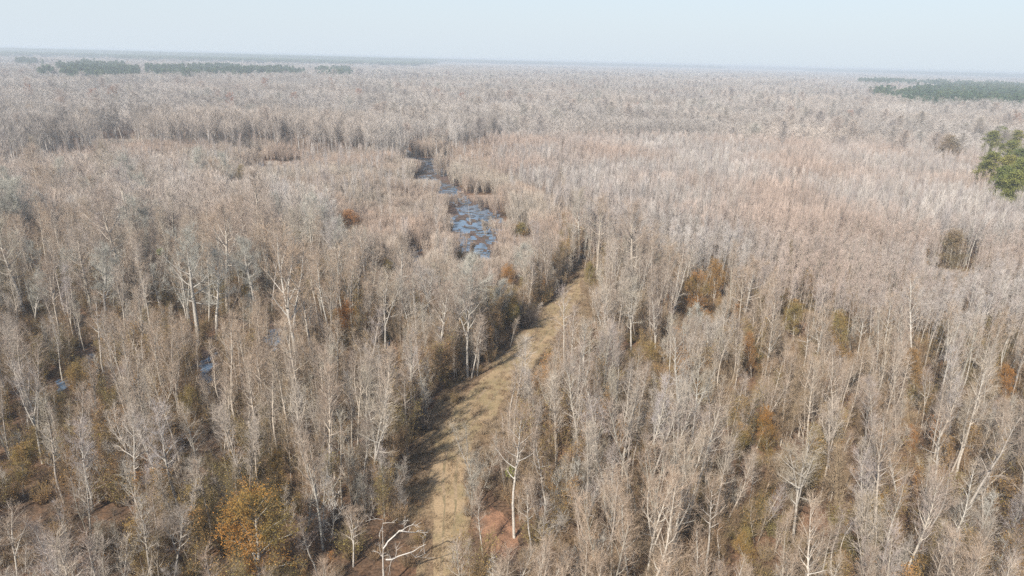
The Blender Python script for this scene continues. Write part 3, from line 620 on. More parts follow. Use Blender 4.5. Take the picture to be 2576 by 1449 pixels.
# --- clearings and low growth in front of what stands out: (X, Y, half width, height seen down to)
WIN = []
def win(b, hw, hm): X_, Y_ = gnd(b); WIN.append((X_, Y_, hw, hm))
def allowed(X, Y):
    m = np.full(len(X), 99.)
    for wx, wy, hw, hm in WIN:
        D = wy-Y; lat = np.abs(X-wx*Y/wy)*(1+.3*np.sin(Y*.9+wx)+.22*np.sin(X*1.3+Y*.37)); a = hm+D*(CH-hm)/wy
        k = (D > -hw) & (lat < hw); m[k] = np.minimum(m[k], np.maximum(a, hm*.8)[k])
    return m
for kind, X_, Y_, dx, h, label, cat, wide, rz, kw in UNIQUE:
    if kind[0] == 'o': WIN.append((X_, Y_, h*.30, h*.22))
    else: WIN.append((X_+dx*.5, Y_, 1.6, h*.45))
for b, hw, hm in [((1190, 590), 10, 0), ((1165, 540), 9, 0), ((1205, 650), 6, 0), ((1232, 610), 4, 0), ((1055, 640), 3, .5), ((1085, 455), 11, 0), ((1130, 490), 6, 0), ((1050, 410), 9, 1.5), ((1045, 660), 3.2, 1.5), ((1250, 560), 6, 1), ((640, 425), 8, 1), ((700, 415), 10, 2), ((1200, 500), 11, 1.5),
   ((1410, 500), 1.6, 0), ((690, 860), 2, 1), ((525, 940), 3, 1), ((980, 885), 2, 1), ((140, 980), 3, 0), ((217, 905), 3, 0), ((1030, 352), 20, 5), ((300, 368), 12, 4), ((170, 362), 8, 4), ((1262, 1370), 4, 0), ((60, 1225), 4, 2), ((1480, 850), 2, 3), ((975, 1400), 6, 1.5), ((965, 1500), 5, .5), ((90, 1330), 4.5, 0), ((300, 1300), 2.5, 0), ((1885, 960), 2.5, 0), ((1985, 1160), 3, 0), ((1580, 880), 2, 0), ((2300, 985), 3, 0), ((1880, 1410), 3, 0), ((520, 1160), 3, 0), ((2060, 1330), 3, 0)]: win(b, hw, hm)
for kind, b, t, wpx, lb, j in LEAVES:
    (X_, Y_), dx, h = spot(b, t); wm = wpx/2576*1024/FPX*math.hypot(Y_, CH); WIN.append((X_, Y_, wm*.6, h*.2)); taken.append((X_, Y_))
for p in PINEN: X_, Y_ = gnd(p[0], 19); WIN.append((X_, Y_, 7, 7)); taken.append((X_, Y_))
# --- fill of the near wood
X, Y = grid(-340, 360, 44, 200, 3.7)
px, py = proj(X, Y, 0.); wil = inanyp(X, Y, [WILLOW], 6.); pol = inanyp(X, Y, [POLE], 8.)
ok = visible(X, Y) & free(X, Y) & ~used(X, Y, 2.0) & ~wil
dist = np.hypot(X, Y)
side = X+.5
keep = ok & ~pol; NX, NY = X[keep], Y[keep]; HS = .55+.56*rs.random(len(NX))**.8; AL = allowed(NX, NY)/18; kk = AL > .42; NX, NY, HS = NX[kk], NY[kk], np.minimum(HS, AL)[kk]
# small dark gaps in the canopy
gap = np.sin(NX*.11+1.3)*np.sin(NY*.09+.4)+.5*np.sin(NX*.23+NY*.17)
keep2 = rs.random(len(NX)) > np.clip((gap-.6)*1.5, 0, .75); NX, NY, HS = NX[keep2], NY[keep2], HS[keep2]
qx, qy = proj(NX, NY, 12.); onscreen = (qx > 0) & (qx < 2576) & (qy < 1440)
order = np.argsort(np.hypot(NX, NY)+np.where(onscreen, 0, 1e4))
cut_n = 300-len([u for u in UNIQUE if u[0][0] == 't'])
ind, rest = order[:cut_n], order[cut_n:]
bare = []
for i in ind:
    k = int(rs.integers(len(TR))); hs_ = HS[i]
    bare.append([k, NX[i], NY[i], rs.normal()*.065*TR[k][2], rs.normal()*.04, hs_*TR[k][2], rs.random()*6.28, None, 1.0])
for kind, X_, Y_, dx, h, label, cat, wide, rz, kw in UNIQUE:
    if kind[0] == 't': bare.append([int(kind[1])+100, X_, Y_, dx, 0, h, rz, label, wide])
# labels for the unnamed ones: look, place, and rank from the left where still alike
def place_words(x, y):
    px, py = proj(np.array([x]), np.array([y]), 6.); px, py = float(px[0]), float(py[0])
    row = 'at the bottom edge' if py > 1330 else 'in the second row up' if py > 1200 else 'in the third row up' if py > 1080 else 'in the row farthest back'
    lx = 1120 if py > 1100 else 1220
    if px < 330: col = 'far left foreground'
    elif px < 620: col = 'left foreground'
    elif px < 860: col = 'golden tree column'
    elif px < lx: col = 'left lane bank'
    elif px < 1400: col = 'right lane bank'
    elif px < 1750: col = 'right of centre'
    elif px < 2150: col = 'right foreground'
    else: col = 'far right foreground'
    return (col, row), px
cells = {}
for b in bare:
    if b[7] is None:
        (col, row), px = place_words(b[1], b[2]); cells.setdefault((near_look[b[0]], col, row), []).append((px, b))
ORD = ['leftmost', 'second from left', 'third from left', 'fourth from left', 'fifth from left', 'sixth from left', 'seventh from left', 'eighth from left', 'ninth from left']
short = ['tall narrow grey tree', 'steep twin-leader tree', 'open-crowned pale-trunked tree', 'slim tree with upswept twigs', 'broad-fanned many-stemmed tree', 'thin crooked tree', 'pale tree with level side branches', 'low-forked slender tree']
for (look, col, row), l in cells.items():
    l.sort(key=lambda t: t[0])
    s = short[near_look.index(look)]
    for i, (px, b) in enumerate(l):
        b[7] = (look+', '+col+', '+row) if len(l) == 1 else s+', '+ORD[min(i, 8)]+', '+col+', '+row
        w_ = b[7].split()
        if len(w_) > 16: b[7] = ' '.join(w_).replace(' up,', ',').replace('in the ', '')
for k, x, y, dx, dy, h, rz, label, wide in bare:
    TT = HERO[k-100] if k >= 100 else TR[k]; s = h/TT[2]
    place('bare_tree', TT[:2], (x, y), rz, (s*wide**.5*(.9+.1/s), s*wide**.5*(.9+.1/s), s), label, 'tree', 'bare trees of the near wood', (dx, dy, h))
cnt = len(bare)
# --- named others
OAKM = [(T.mesh('trunk', [M['herobark']]), K.mesh('crown', [M['oaktwig']]), h) for T, K, h in OAK]
for kind, X_, Y_, dx, h, label, cat, wide, rz, kw in UNIQUE:
    if kind.startswith('oak'):
        m = OAKM[int(kind[3])]; s = h/m[2]; place('spreading_oak', m[:2], (X_, Y_), rz, (s*wide, s*wide, s), label, 'tree', 'spreading oaks left of the lane', (dx, 0, h))
# rest of near wood as one mass object
RX, RY = NX[rest], NY[rest]; n = len(RX)
scatter('bare_woodland', np.column_stack([RX, RY, np.zeros(n)]), np.where((rs.random(n) < .05) & (RY > 135), 8+rs.integers(0, 2, n), rs.integers(0, 8, n)), rs.random(n)*6.28, HS[rest], NEAR, 'bare grey wood of many crowded leafless trees', 'woodland', rs.normal(size=(n, 2))*.03)
# pole stand near (<210)
X, Y = grid(-60, 360, 120, 215, 2.3); pol = inanyp(X, Y, [POLE], 8.); ok = visible(X, Y) & pol & free(X, Y) & ~used(X, Y, 1.5); X, Y = X[ok], Y[ok]; H1 = .75+.4*rs.random(len(X)); al = allowed(X, Y)/15.5; kk = al > .4; X, Y, H1 = X[kk], Y[kk], np.minimum(H1, al)[kk]; n = len(X)
P1 = (X, Y)
scatter('young_pole_stand', np.column_stack([X, Y, np.zeros(n)]), rs.integers(0, 4, n), rs.random(n)*6.28, H1, pole_protos, 'dense stand of slim pinkish leafless poles right of the lane', 'woodland', rs.normal(size=(n, 2))*.03+np.array([0, .05]))
# --- middle distance 200-460
X, Y = grid(-420, 440, 199, 470, 3.4); ok = visible(X, Y) & free(X, Y) & ~used(X, Y, 2); pol = inanyp(X, Y, [POLE], 8.); wil = inanyp(X, Y, [WILLOW], 5.); tal = inanyp(X, Y, [TALLW], 16.) | inanyp(X, Y, [TALLR], 10.)
al = allowed(X, Y); k = ok & ~pol & ~wil & ~tal & (al > 7); n = int(k.sum())
scatter('middle_woodland', np.column_stack([X[k], Y[k], np.zeros(n)]), rs.integers(0, 6, n), rs.random(n)*6.28, np.minimum(al[k]/18, .7+.45*rs.random(n)*(.6+.4*np.sin(X[k]*.05)*np.sin(Y[k]*.06))), mid, 'pale bare wood in the middle distance', 'woodland')
k = ok & tal & (al > 14); k[k] &= rs.random(k.sum()) < .55; n = int(k.sum())
scatter('tall_swamp_wood', np.column_stack([X[k], Y[k], np.zeros(n)]), rs.integers(0, 4, n), rs.random(n)*6.28, .8+.35*rs.random(n), midtall, 'tall pale-trunked swamp wood behind the thicket', 'woodland', rs.normal(size=(n, 2))*.05)
X, Y = grid(-60, 440, 214, 470, 2.7); pol = inanyp(X, Y, [POLE], 8.); ok = visible(X, Y) & pol & free(X, Y) & (allowed(X, Y) > 9); X, Y = X[ok], Y[ok]; n = len(X)
scatter('far_pole_stand', np.column_stack([X, Y, np.zeros(n)]), rs.integers(0, 4, n), rs.random(n)*6.28, .75+.35*rs.random(n)*(1+.25*np.sin(X*.04)*np.cos(Y*.05)), midpole, 'pinkish pole stand stretching away on the right', 'woodland', rs.normal(size=(n, 2))*.02+np.array([0, .03]))
# willow thicket
X, Y = grid(-420, 120, 150, 520, 2.5); wil = inanyp(X, Y, [WILLOW], 5.); ok = visible(X, Y) & wil & free(X, Y); X, Y = X[ok], Y[ok]; n = len(X)
al = allowed(X, Y)/8; kk = al > .22; X, Y, al = X[kk], Y[kk], al[kk]; n = len(X); hn = .75+.35*np.sin(X*.045+1)*np.sin(Y*.03)+.3*rs.random(n)
scatter('willow_thicket', np.column_stack([X, Y, np.zeros(n)]), rs.integers(0, 4, n), rs.random(n)*6.28, np.minimum(al, np.clip(hn*1.15+np.clip((Y-400)/200, 0, .5), .45, 1.7)), willow, 'warm brown shrubby thicket round the pooled water', 'thicket')
X, Y = grid(-420, 120, 160, 520, 7); wil = inanyp(X, Y, [WILLOW], 5.); al = allowed(X, Y); ok = visible(X, Y) & wil & free(X, Y) & (rs.random(len(X)) < .6) & (al > 6); X, Y, al = X[ok], Y[ok], al[ok]; n = len(X)
scatter('thicket_trees', np.column_stack([X, Y, np.zeros(n)]), rs.integers(0, 4, n), rs.random(n)*6.28, np.minimum(al/15, .65+.4*rs.random(n)), midpole, 'thin pale trees scattered through the warm brown thicket', 'trees', rs.normal(size=(n, 2))*.05)
# distance 460-1500 patches of 80 m
def patches(y0, y1, size, name, protos, label, avoid=None, hv=.12, test=None):
    xs, ys = [], []; yy = y0+size/2
    while yy < y1:
        xm = (yy+size)*.80+size; nx = int(2*xm/size)+1
        for i in range(nx): xs.append(-xm+(i+.5)*2*xm/nx); ys.append(yy)
        yy += size
    xs = np.array(xs); ys = np.array(ys); k = np.ones(len(xs), bool)
    if test is not None: k = test(xs, ys)
    xs, ys = xs[k], ys[k]; n = len(xs); s = 1+hv*rs.normal(size=n)
    scatter(name, np.column_stack([xs, ys, np.zeros(n)]), rs.integers(0, len(protos), n), rs.integers(0, 4, n)*math.pi/2, np.column_stack([np.ones(n)*1.02, np.ones(n)*1.02, np.clip(s, .75, 1.35)]), protos, label, 'woodland')
sx, sy = SHED
X, Y = grid(-480, 480, 190, 480, 15); ok = visible(X, Y) & ~inanyp(X, Y, [WILLOW], 5.) & ~inanyp(X, Y, [POLE], 8.) & (rs.random(len(X)) < .5) & (allowed(X, Y) > 20); X, Y = X[ok], Y[ok]; n = len(X)
scatter('middle_oaks', np.column_stack([X, Y, np.zeros(n)]), rs.integers(0, 2, n), rs.random(n)*6.28, .75+.3*rs.random(n), NEAR[8:10], 'round grey oak crowns swelling out of the middle distance', 'woodland')
X2, Y2 = grid(-1500, 1500, 430, 1600, 21); ok2 = (abs(X2) < Y2*.85+60) & (rs.random(len(X2)) < .45+.3*np.sin(X2*.013)*np.sin(Y2*.011)) & ~inanyp(X2, Y2, PINES, 20.)
X = X2[ok2]; Y = Y2[ok2]; n = len(X)
scatter('round_crowned_wood', np.column_stack([X, Y, np.zeros(n)]), rs.integers(0, 4, n), rs.random(n)*6.28, .72+.42*rs.random(n), domes, 'round dark and pale crowns swelling out of the distant wood', 'woodland')
X, Y = grid(-5600, 5600, 1600, 6500, 55); ok = (abs(X) < Y*.85+60) & (rs.random(len(X)) < .4+.4*np.sin(X*.004)*np.sin(Y*.003)); X, Y = X[ok], Y[ok]; n = len(X)
scatter('far_round_crowned_wood', np.column_stack([X, Y, np.zeros(n)]), rs.integers(0, 3, n), rs.random(n)*6.28, np.column_stack([.8+1.2*rs.random(n)]*2+[.8+.35*rs.random(n)]), domesF, 'faint round crowns in the farthest wood', 'woodland')
patches(468, 1510, 80, 'distant_woodland', patchA, 'distant bare pinkish wood fading into haze')
def pinefar(xs, ys):
    px, py = proj(xs, ys, 18.); return (ys > np.where(px < 1300, 3900, 7000)+900*np.sin(xs*.0008)) & (np.sin(xs*.0011+1)*np.sin(ys*.0009)+.35*np.sin(xs*.004) > -.45)
near_shed = lambda X, Y: ~pinefar(X, Y) & ~((abs(X-sx) < 180) & (Y > sy-420) & (Y < sy+130))
patches(1510, 9000, 240, 'farthest_woodland', patchB, 'farthest bare wood below the horizon', test=near_shed)
patches(9000, 22000, 960, 'horizon_woodland', [proto('w4', p.data) for p in patchB], 'last line of wood on the horizon') if False else None
# pines
X, Y = grid(-1500, 1900, 700, 2600, 7); px, py = proj(X, Y, 20.); wv = 3*np.sin(px*.09)+2*np.sin(px*.21+1); wx_ = 10*np.sin(py*.9); ok = np.zeros(len(X), bool)
for P_ in PINES: ok |= inpoly(px+wx_, py+wv*.5, P_)
ok &= (rs.random(len(X)) < .78+.5*np.sin(X*.02)*np.sin(Y*.013)+.2*np.sin(X*.05+1)); X, Y = X[ok], Y[ok]; n = len(X)
scatter('pine_wood', np.column_stack([X, Y, np.zeros(n)]), rs.integers(0, 3, n), rs.random(n)*6.28, .66+.5*rs.random(n)+.12*np.sin(X*.03), PINEF, 'dark green pine woods standing beyond the bare wood', 'pine wood')
xs, ys = grid(-16000, 16000, 2500, 18000, 240, .1); kz = (ys < 5000) | ((np.round(xs/240).astype(int) % 2 == 0)); xs, ys = xs[kz], ys[kz]; px, py = proj(xs, ys, 18.); ok = (abs(px-1288) < 1700) & (inanyp(xs, ys, FARP, 18.) | pinefar(xs, ys)); xs, ys = xs[ok], ys[ok]; n = len(xs)
print('far pine patches', n, 'near', len(RX), 'pole', len(P1[0]))
scatter('horizon_pine_wood', np.column_stack([xs, ys, np.zeros(n)]), rs.integers(0, 2, n), rs.integers(0, 4, n)*math.pi/2, np.column_stack([np.where(ys > 5000, 2.05, 1.02)]*2+[np.where(ys > 5000, 1.75, 1.3)]), patchP, 'blue-green pine forest strips along the horizon', 'pine wood')
# undergrowth
X, Y = grid(-220, 240, 40, 200, 2.7); ok = visible(X, Y, h=4) & free(X, Y) & ~inanyp(X, Y, [WILLOW], 5.)
den = .62+.25*np.sin(X*.09)*np.sin(Y*.07+1); ok &= (rs.random(len(X)) < den) & (allowed(X, Y) > 1.5); X, Y = X[ok], Y[ok]; n = len(X)
zone = np.sin(X*.06+2)*np.sin(Y*.05)+.6*rs.normal(size=n); pk = np.where(zone > .75, 1, np.where(zone > .4, 3, np.where(zone > -.1, 0, np.where(zone > -.6, 4, 2))))
scatter('undergrowth', np.column_stack([X, Y, np.zeros(n)]), pk, rs.random(n)*6.28, .6+.6*rs.random(n), brushes, 'brown and rusty undergrowth below the bare trees', 'undergrowth')
X, Y = grid(-230, 250, 40, 205, 3.3); ok = visible(X, Y, h=8) & free(X, Y) & ~inanyp(X, Y, [WILLOW], 5.) & (rs.random(len(X)) < .8); X, Y = X[ok], Y[ok]; al = allowed(X, Y)/9; kk = al > .3; X, Y, al = X[kk], Y[kk], al[kk]; n = len(X)
zone = np.sin(X*.07+.5)*np.sin(Y*.06+1)+.7*rs.normal(size=n); pk = np.select([zone > .85, zone > .45, zone > .1, zone > -.4, zone > -.9], [3, 5, 1, 4, 0], 2)
scatter('sapling_layer', np.column_stack([X, Y, np.zeros(n)]), pk, rs.random(n)*6.28, np.minimum(al, .6+.6*rs.random(n)), saps, 'tangle of small leafless saplings under the taller trees', 'saplings', rs.normal(size=(n, 2))*.06)
X, Y = grid(-30, 10, 55, 130, 1.7); px, py = proj(X, Y, 0.); lx_ = np.interp(-py, [-t[1] for t in TRK], [t[0][0] for t in TRK]); ok = inpoly(X, Y, CORR) & (px < lx_-14) & (rs.random(len(X)) < .6); X, Y = X[ok], Y[ok]; n = len(X)
scatter('bank_brush', np.column_stack([X, Y, np.zeros(n)]), rs.integers(0, 5, n), rs.random(n)*6.28, .22+.33*rs.random(n), brushes, 'low brown brush on the shaded left bank of the lane', 'brush')
lp_ = []
for (xa, ya), (xb, yb) in zip([gnd(p) for p in LEFT[:-3]], [gnd(p) for p in LEFT[1:-2]]):
    k_ = int(math.hypot(xb-xa, yb-ya)/1.1)+1; lp_ += [(xa+(xb-xa)*q/k_-.6-4.5*rs.random(), ya+(yb-ya)*q/k_+rs.random()) for q in range(k_)]
lp_ = np.array(lp_); n = len(lp_)
scatter('bank_saplings', np.column_stack([lp_, np.zeros(n)]), rs.integers(0, 6, n), rs.random(n)*6.28, np.minimum(allowed(lp_[:, 0], lp_[:, 1])/9, .7+.5*rs.random(n)), saps, 'crowded saplings shading the left edge of the lane', 'saplings', rs.normal(size=(n, 2))*.05)
# low tan brush on the right verge + tufts
X, Y = grid(-25, 60, 55, 240, 1.5); inn = inpoly(X, Y, CORR); 
TRKG = [gnd((a[0]-6, y)) for a, y in TRK]+[gnd((a[1]+4, y)) for a, y in reversed(TRK)]
px, py = proj(X, Y, 0.); cx = np.interp(-py, [-t[1] for t in TRK], [(t[0][0]+t[0][1])/2 for t in TRK])
right = px > cx; ok = inn & ~inpoly(X, Y, TRKG) & np.where(right, rs.random(len(X)) < .9, rs.random(len(X)) < .12) & (py < 1500); X, Y = X[ok], Y[ok]; n = len(X)
scatter('low_tan_brush', np.column_stack([X, Y, np.zeros(n)]), rs.integers(0, 3, n), rs.random(n)*6.28, .4+.6*rs.random(n), lowbrush, 'low fuzzy tan brush along the lane verge', 'brush')
def tuft():
    rng = np.random.default_rng(3); G = Geo(); k = 60; p = rng.normal(size=(k, 3))*[.3, .3, 0]; G.ribbons(rng, p, p+np.column_stack([rng.normal(size=(k, 2))*.12, .1+.25*rng.random(k)]), .03, .01); return proto('tuft', G.mesh('tuft', [Mdry]))
X, Y = grid(-25, 60, 60, 230, .8); px, py = proj(X, Y, 0.); ok = inpoly(X, Y, CORR) & (py < 1460) & (rs.random(len(X)) < np.where(inpoly(X, Y, TRKG), .35, .9)); X, Y = X[ok], Y[ok]; n = len(X)
scatter('grass_tufts', np.column_stack([X, Y, np.zeros(n)]), np.zeros(n), rs.random(n)*6.28, .5+1.0*rs.random(n), [tuft()], 'dry grass tufts on and beside the lane', 'grass')

# ------------------------------------------------------------------ bronze, rust and olive leaved trees
LEAF = {k: [] for k in ('bronze', 'rust', 'olive', 'dull')}
for k in LEAF:
    for j in range(2):
        T, K = leafy(800+j*7+len(k), 9, 6.5, 12000, M[k]); LEAF[k].append((T.mesh('trunk', [M['bark']]), K.mesh('crown', [M['brush'], M[k]]), 9))
def leaftree(kind, b, t, wpx, label, j=0):
    (X, Y), dx, h = spot(b, t); m = LEAF[kind][j]; wm = wpx/2576*1024/FPX*math.hypot(Y, CH)
    s = h/9; place('leafy_tree', m[:2], (X, Y), j+X, (wm/6.5, wm/6.5, s), label, 'tree', 'bronze and olive leaved trees', (dx, 0, h))
for a in LEAVES: leaftree(*a)
# green mistletoe balls and a lone green shrub
def ball(seed, r):
    rng = np.random.default_rng(seed); T = Geo(); K = Geo(); n = 700; d = rng.normal(size=(n, 3)); d /= np.linalg.norm(d, axis=1)[:, None]; p = d*r*rng.random((n, 1))**.4; K.leaves(rng, p, .22)
    T.ribbons(rng, np.zeros((60, 3)), p[:60], .05, .03); return T.mesh('twigs', [M['brush']]), K.mesh('foliage', [M['green']])
for i, (b, t, r, lb) in enumerate([((402, 760), (404, 633), .95, 'green mistletoe ball on a thin tree above the big oak'), ((42, 640), (40, 512), 1.1, 'green mistletoe ball near the left edge'), ((1285, 1290), (1284, 1187), .8, 'small green mistletoe clump on the tall straight pale tree')]):
    (X, Y), dx, h = spot(b, t); e = bpy.data.objects.new('mistletoe_ball', None); C.objects.link(e); e.location = (X+dx, Y, h); tag(e, lb, 'mistletoe', 'mistletoe balls')
    for nm, me in zip(('twigs', 'foliage'), ball(90+i, r)): c = bpy.data.objects.new(nm, me); C.objects.link(c); c.parent = e
    if i < 2: place('bare_tree', (TR[3][0], TR[3][1]), (X, Y), 1.0, (h+.5)/17, ['slim tree carrying the mistletoe ball above the big oak', 'slim tree carrying the mistletoe ball at the left edge'][i], 'tree', 'trees with mistletoe', (dx, 0, h))
# ------------------------------------------------------------------ dead snags
def snag(name, b, pts, label, m, rad=.18, scale_to=None, twigs=0):
    """pts: list of polylines given in the photograph, all in the upright plane of the foot"""
    X, Y = gnd(b); rng = np.random.default_rng(int(abs(b[0])))
    def up(p, dy=0): r = ray(*p); k = (Y+dy)/r[1]; return np.array([r[0]*k-X, dy, CH+r[2]*k])
    T = Geo(); K = Geo(); zmax = 1
    for j, (pl, r0) in enumerate(pts):
        P_ = np.array([up(p, 0 if (j == 0 or q == 0) else (.5*q*(1 if j % 2 else -1))) for q, p in enumerate(pl)])
        if j == 0: P_[0, 2] = -.3
        P2 = [P_[0]]
        for a, c in zip(P_[:-1], P_[1:]): P2 += [(a+c)/2+rng.normal(size=3)*.06, c]
        P2 = np.array(P2); t = np.linspace(0, 1, len(P2)); (T if j == 0 else K).tube(P2, r0*.74*(1-t*.75), 6)
        if twigs and j:
            for q in range(twigs):
                p, d = along(P2, .25+.75*rng.random()); dd = unit(d*.5+perp(rng, d)); L1 = .8+1.3*rng.random(); bp = poly_line(rng, p, dd, L1, 4, .2, .03); K.tube(bp, np.linspace(.035, .012, 5), 3)
                for _ in range(3):
                    p2, d2 = along(bp, .3+.6*rng.random()); K.tube(poly_line(rng, p2, unit(d2*.6+perp(rng, d2)*.7), L1*.45, 3, .2, .03), np.linspace(.02, .008, 4), 3)
    e = bpy.data.objects.new(name, None); C.objects.link(e); e.location = (X, Y, 0); tag(e, label, 'tree')
    c = bpy.data.objects.new('trunk', T.mesh('trunk', [m])); C.objects.link(c); c.parent = e
    if K.n: c = bpy.data.objects.new('branches', K.mesh('branches', [m])); C.objects.link(c); c.parent = e
    return e
z = lambda x, y: Z(1, 'c', x, y)
snag('dead_snag', z(320, 1560), [([z(320, 1560), z(316, 1400), z(316, 1235)], .24), ([z(316, 1240), z(350, 1190), z(440, 1105), z(560, 1120), z(620, 1108)], .15), ([z(316, 1240), z(312, 1120), z(316, 1020)], .07), ([z(335, 1325), z(430, 1300), z(540, 1265), z(636, 1210)], .13), ([z(430, 1110), z(500, 1075), z(560, 1035)], .07), ([z(520, 1272), z(560, 1310), z(640, 1275)], .05), ([z(316, 1300), z(280, 1275)], .07), ([z(360, 1310), z(400, 1335)], .05)], 'bleached white dead snag with crooked limbs at the bottom left of the lane', M['white'], twigs=3)
z = lambda x, y: Z(0, 'b', x, y)
snag('dead_snag', z(1065, 900), [([z(1065, 900), z(1040, 760), z(1020, 600), z(1000, 480)], .35), ([z(1025, 640), z(960, 600), z(935, 560)], .16), ([z(1018, 590), z(1050, 560)], .14), ([z(1005, 500), z(960, 470)], .12), ([z(1030, 680), z(985, 600)], .25), ([z(1005, 520), z(1015, 460)], .1)], 'dark vine-wrapped dead trunk left of the biggest oak', M['darkbark'], twigs=5)
snag('dead_snag', z(2050, 860), [([z(2050, 860), z(2070, 640), z(2096, 430)], .2), ([z(2075, 600), z(2100, 560)], .06)], 'right-leaning broken pale trunk between the oaks and the olive-grey tree', M['white'])
z = lambda x, y: Z(1, 'c', x, y)
snag('dead_snag', z(560, 300), [([z(560, 300), z(556, 150), z(546, 10)], .22), ([z(562, 220), z(574, 100)], .1), ([z(558, 180), z(540, 120)], .08)], 'broken splintered trunk stub on the shaded left side of the lane', M['white'])
z = lambda x, y: Z(2, 'c', x, y)
snag('dead_snag', z(2120, 640), [([z(2120, 640), z(2135, 540), z(2148, 430)], .16), ([z(2130, 560), z(2180, 500), z(2220, 440)], .08)], 'bright broken stub near the right edge of the foreground', M['white'], twigs=2)
z = lambda x, y: Z(1, 'b', x, y)
snag('dead_snag', z(975, 180), [([z(975, 180), z(962, 100), z(958, 30)], .14), ([z(972, 150), z(985, 100)], .06)], 'twin white dead stems standing in the blue water', M['white'])
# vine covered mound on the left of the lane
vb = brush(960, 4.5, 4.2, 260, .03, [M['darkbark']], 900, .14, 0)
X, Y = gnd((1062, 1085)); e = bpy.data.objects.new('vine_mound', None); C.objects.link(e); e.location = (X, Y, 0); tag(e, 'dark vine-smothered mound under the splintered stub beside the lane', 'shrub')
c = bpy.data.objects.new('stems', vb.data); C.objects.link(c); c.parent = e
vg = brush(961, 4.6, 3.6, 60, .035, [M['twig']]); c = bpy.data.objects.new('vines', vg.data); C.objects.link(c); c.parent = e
# near-black shrubs added under the canopy edge as the shade of the deep hollows
for i, (p, s, lb) in enumerate([((1320, 825), 1.5, 'dark shrub added to deepen the shadow beside the lane'), ((2150, 985), 1.1, 'dark shrub added as shade below the bright Y-shaped tree'), ((1740, 775), .9, 'dark shrub added as shade under the brightest orange tree')]):
    X, Y = gnd(p); e = bpy.data.objects.new('hollow_shade_shrub', None); C.objects.link(e); e.location = (X, Y, 0); e.scale = (s*1.2, s*1.2, s); tag(e, lb, 'shrub')
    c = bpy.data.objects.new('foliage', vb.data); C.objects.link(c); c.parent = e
# ------------------------------------------------------------------ near pines, right edge
PM = [(T.mesh('trunk', [M['pinebark']]), K.mesh('crown', [M['pine']])) for T, K in PINE]
for i, (p, lb) in enumerate(PINEN):
    s = .75 if 'small' in lb or 'short' in lb or 'apart' in lb else 1.08; X, Y = gnd(p, 19*s)
    place('pine_tree', PM[i % 3], (X, Y), i*1.3, (s*1.3, s*1.3, s), lb, 'pine', 'near pines at the right edge')
PFM = [(T.mesh('trunk', [M['pinebark']]), K.mesh('crown', [M['pine_far']])) for T, K in pine_far]
for i, (p, s, lb) in enumerate([((236, 146), 1.35, 'tallest distant pine rising above the left pine wood'), ((205, 152), 1.2, 'tall open pine left of the tallest distant pine'), ((222, 153), 1.15, 'pine between the two tallest distant pines'), ((765, 155), 1.2, 'lone dark distant pine right of the long pine strip'), ((840, 190), .95, 'small round green pine near the strip end'), ((118, 176), 1.0, 'pine in the small separate dark clump at left'), ((1208, 163), 1.1, 'lone far pine below the horizon, left of centre'), ((1258, 166), 1.0, 'lone hazy pine below the horizon near the centre'), ((145, 152), .9, 'small hazy pine between far left clumps'), ((1115, 410), .28, 'tiny yellow-green pine sapling by the water')]):
    X, Y = gnd(p, 22*s); place('pine_tree', (PM if s < .5 else PFM)[i % 3], (X, Y), i, s, lb, 'pine', 'pines standing alone')
# reddish cypress crowns over the left wood
CY = []
for i in range(2):
    T, K = tree(970+i, h=26, r=.35, cb=.62, nl=16, el=(0, 40), L=6.5, ns=9, ntw=14, tl=1.2, tw=.05, wob=.03, limbw=1.2); CY.append((T.mesh('trunk', [M['bark_far']]), K.mesh('crown', [M['cypress']])))
for i, (p, s, lb) in enumerate([((575, 250), 1.0, 'rusty flat-crowned tree over the tall swamp wood'), ((665, 208), 1.1, 'darkest round reddish crown behind the swamp wood'), ((830, 203), .95, 'rusty crown right of the darkest round one'), ((235, 240), 1.0, 'red-brown crown over the left swamp wood'), ((290, 235), 1.05, 'broad pinkish crown beside the red-brown one'), ((905, 235), .95, 'reddish crown left of the white-trunk group'), ((1160, 245), .9, 'reddish crown over the right end of the white-trunk group'), ((1100, 235), .9, 'pinkish crown above the white-trunk group'), ((70, 225), .95, 'grey flat crown at the far left'), ((740, 245), .9, 'rusty crown between swamp wood and thicket'), ((1130, 185), .9, 'small reddish dome below the far pines'), ((2140, 290), .85, 'purple-brown crown left of the right white trunks'), ((2560, 300), .9, 'red-brown crown at the right edge above the pines'), ((1790, 235), .8, 'dark pointed crown in the pale distance, left of two'), ((1970, 240), .75, 'dark pointed crown in the pale distance, right of two'), ((1600, 270), .8, 'grey-brown crown in the pale distance near the centre')]):
    X, Y = gnd(p, 22*s); place('cypress_tree', CY[i % 2], (X, Y), i*2.1, s if 'pointed' not in lb else (s*.45, s*.45, s), lb, 'tree', 'darker crowns over the distant wood')
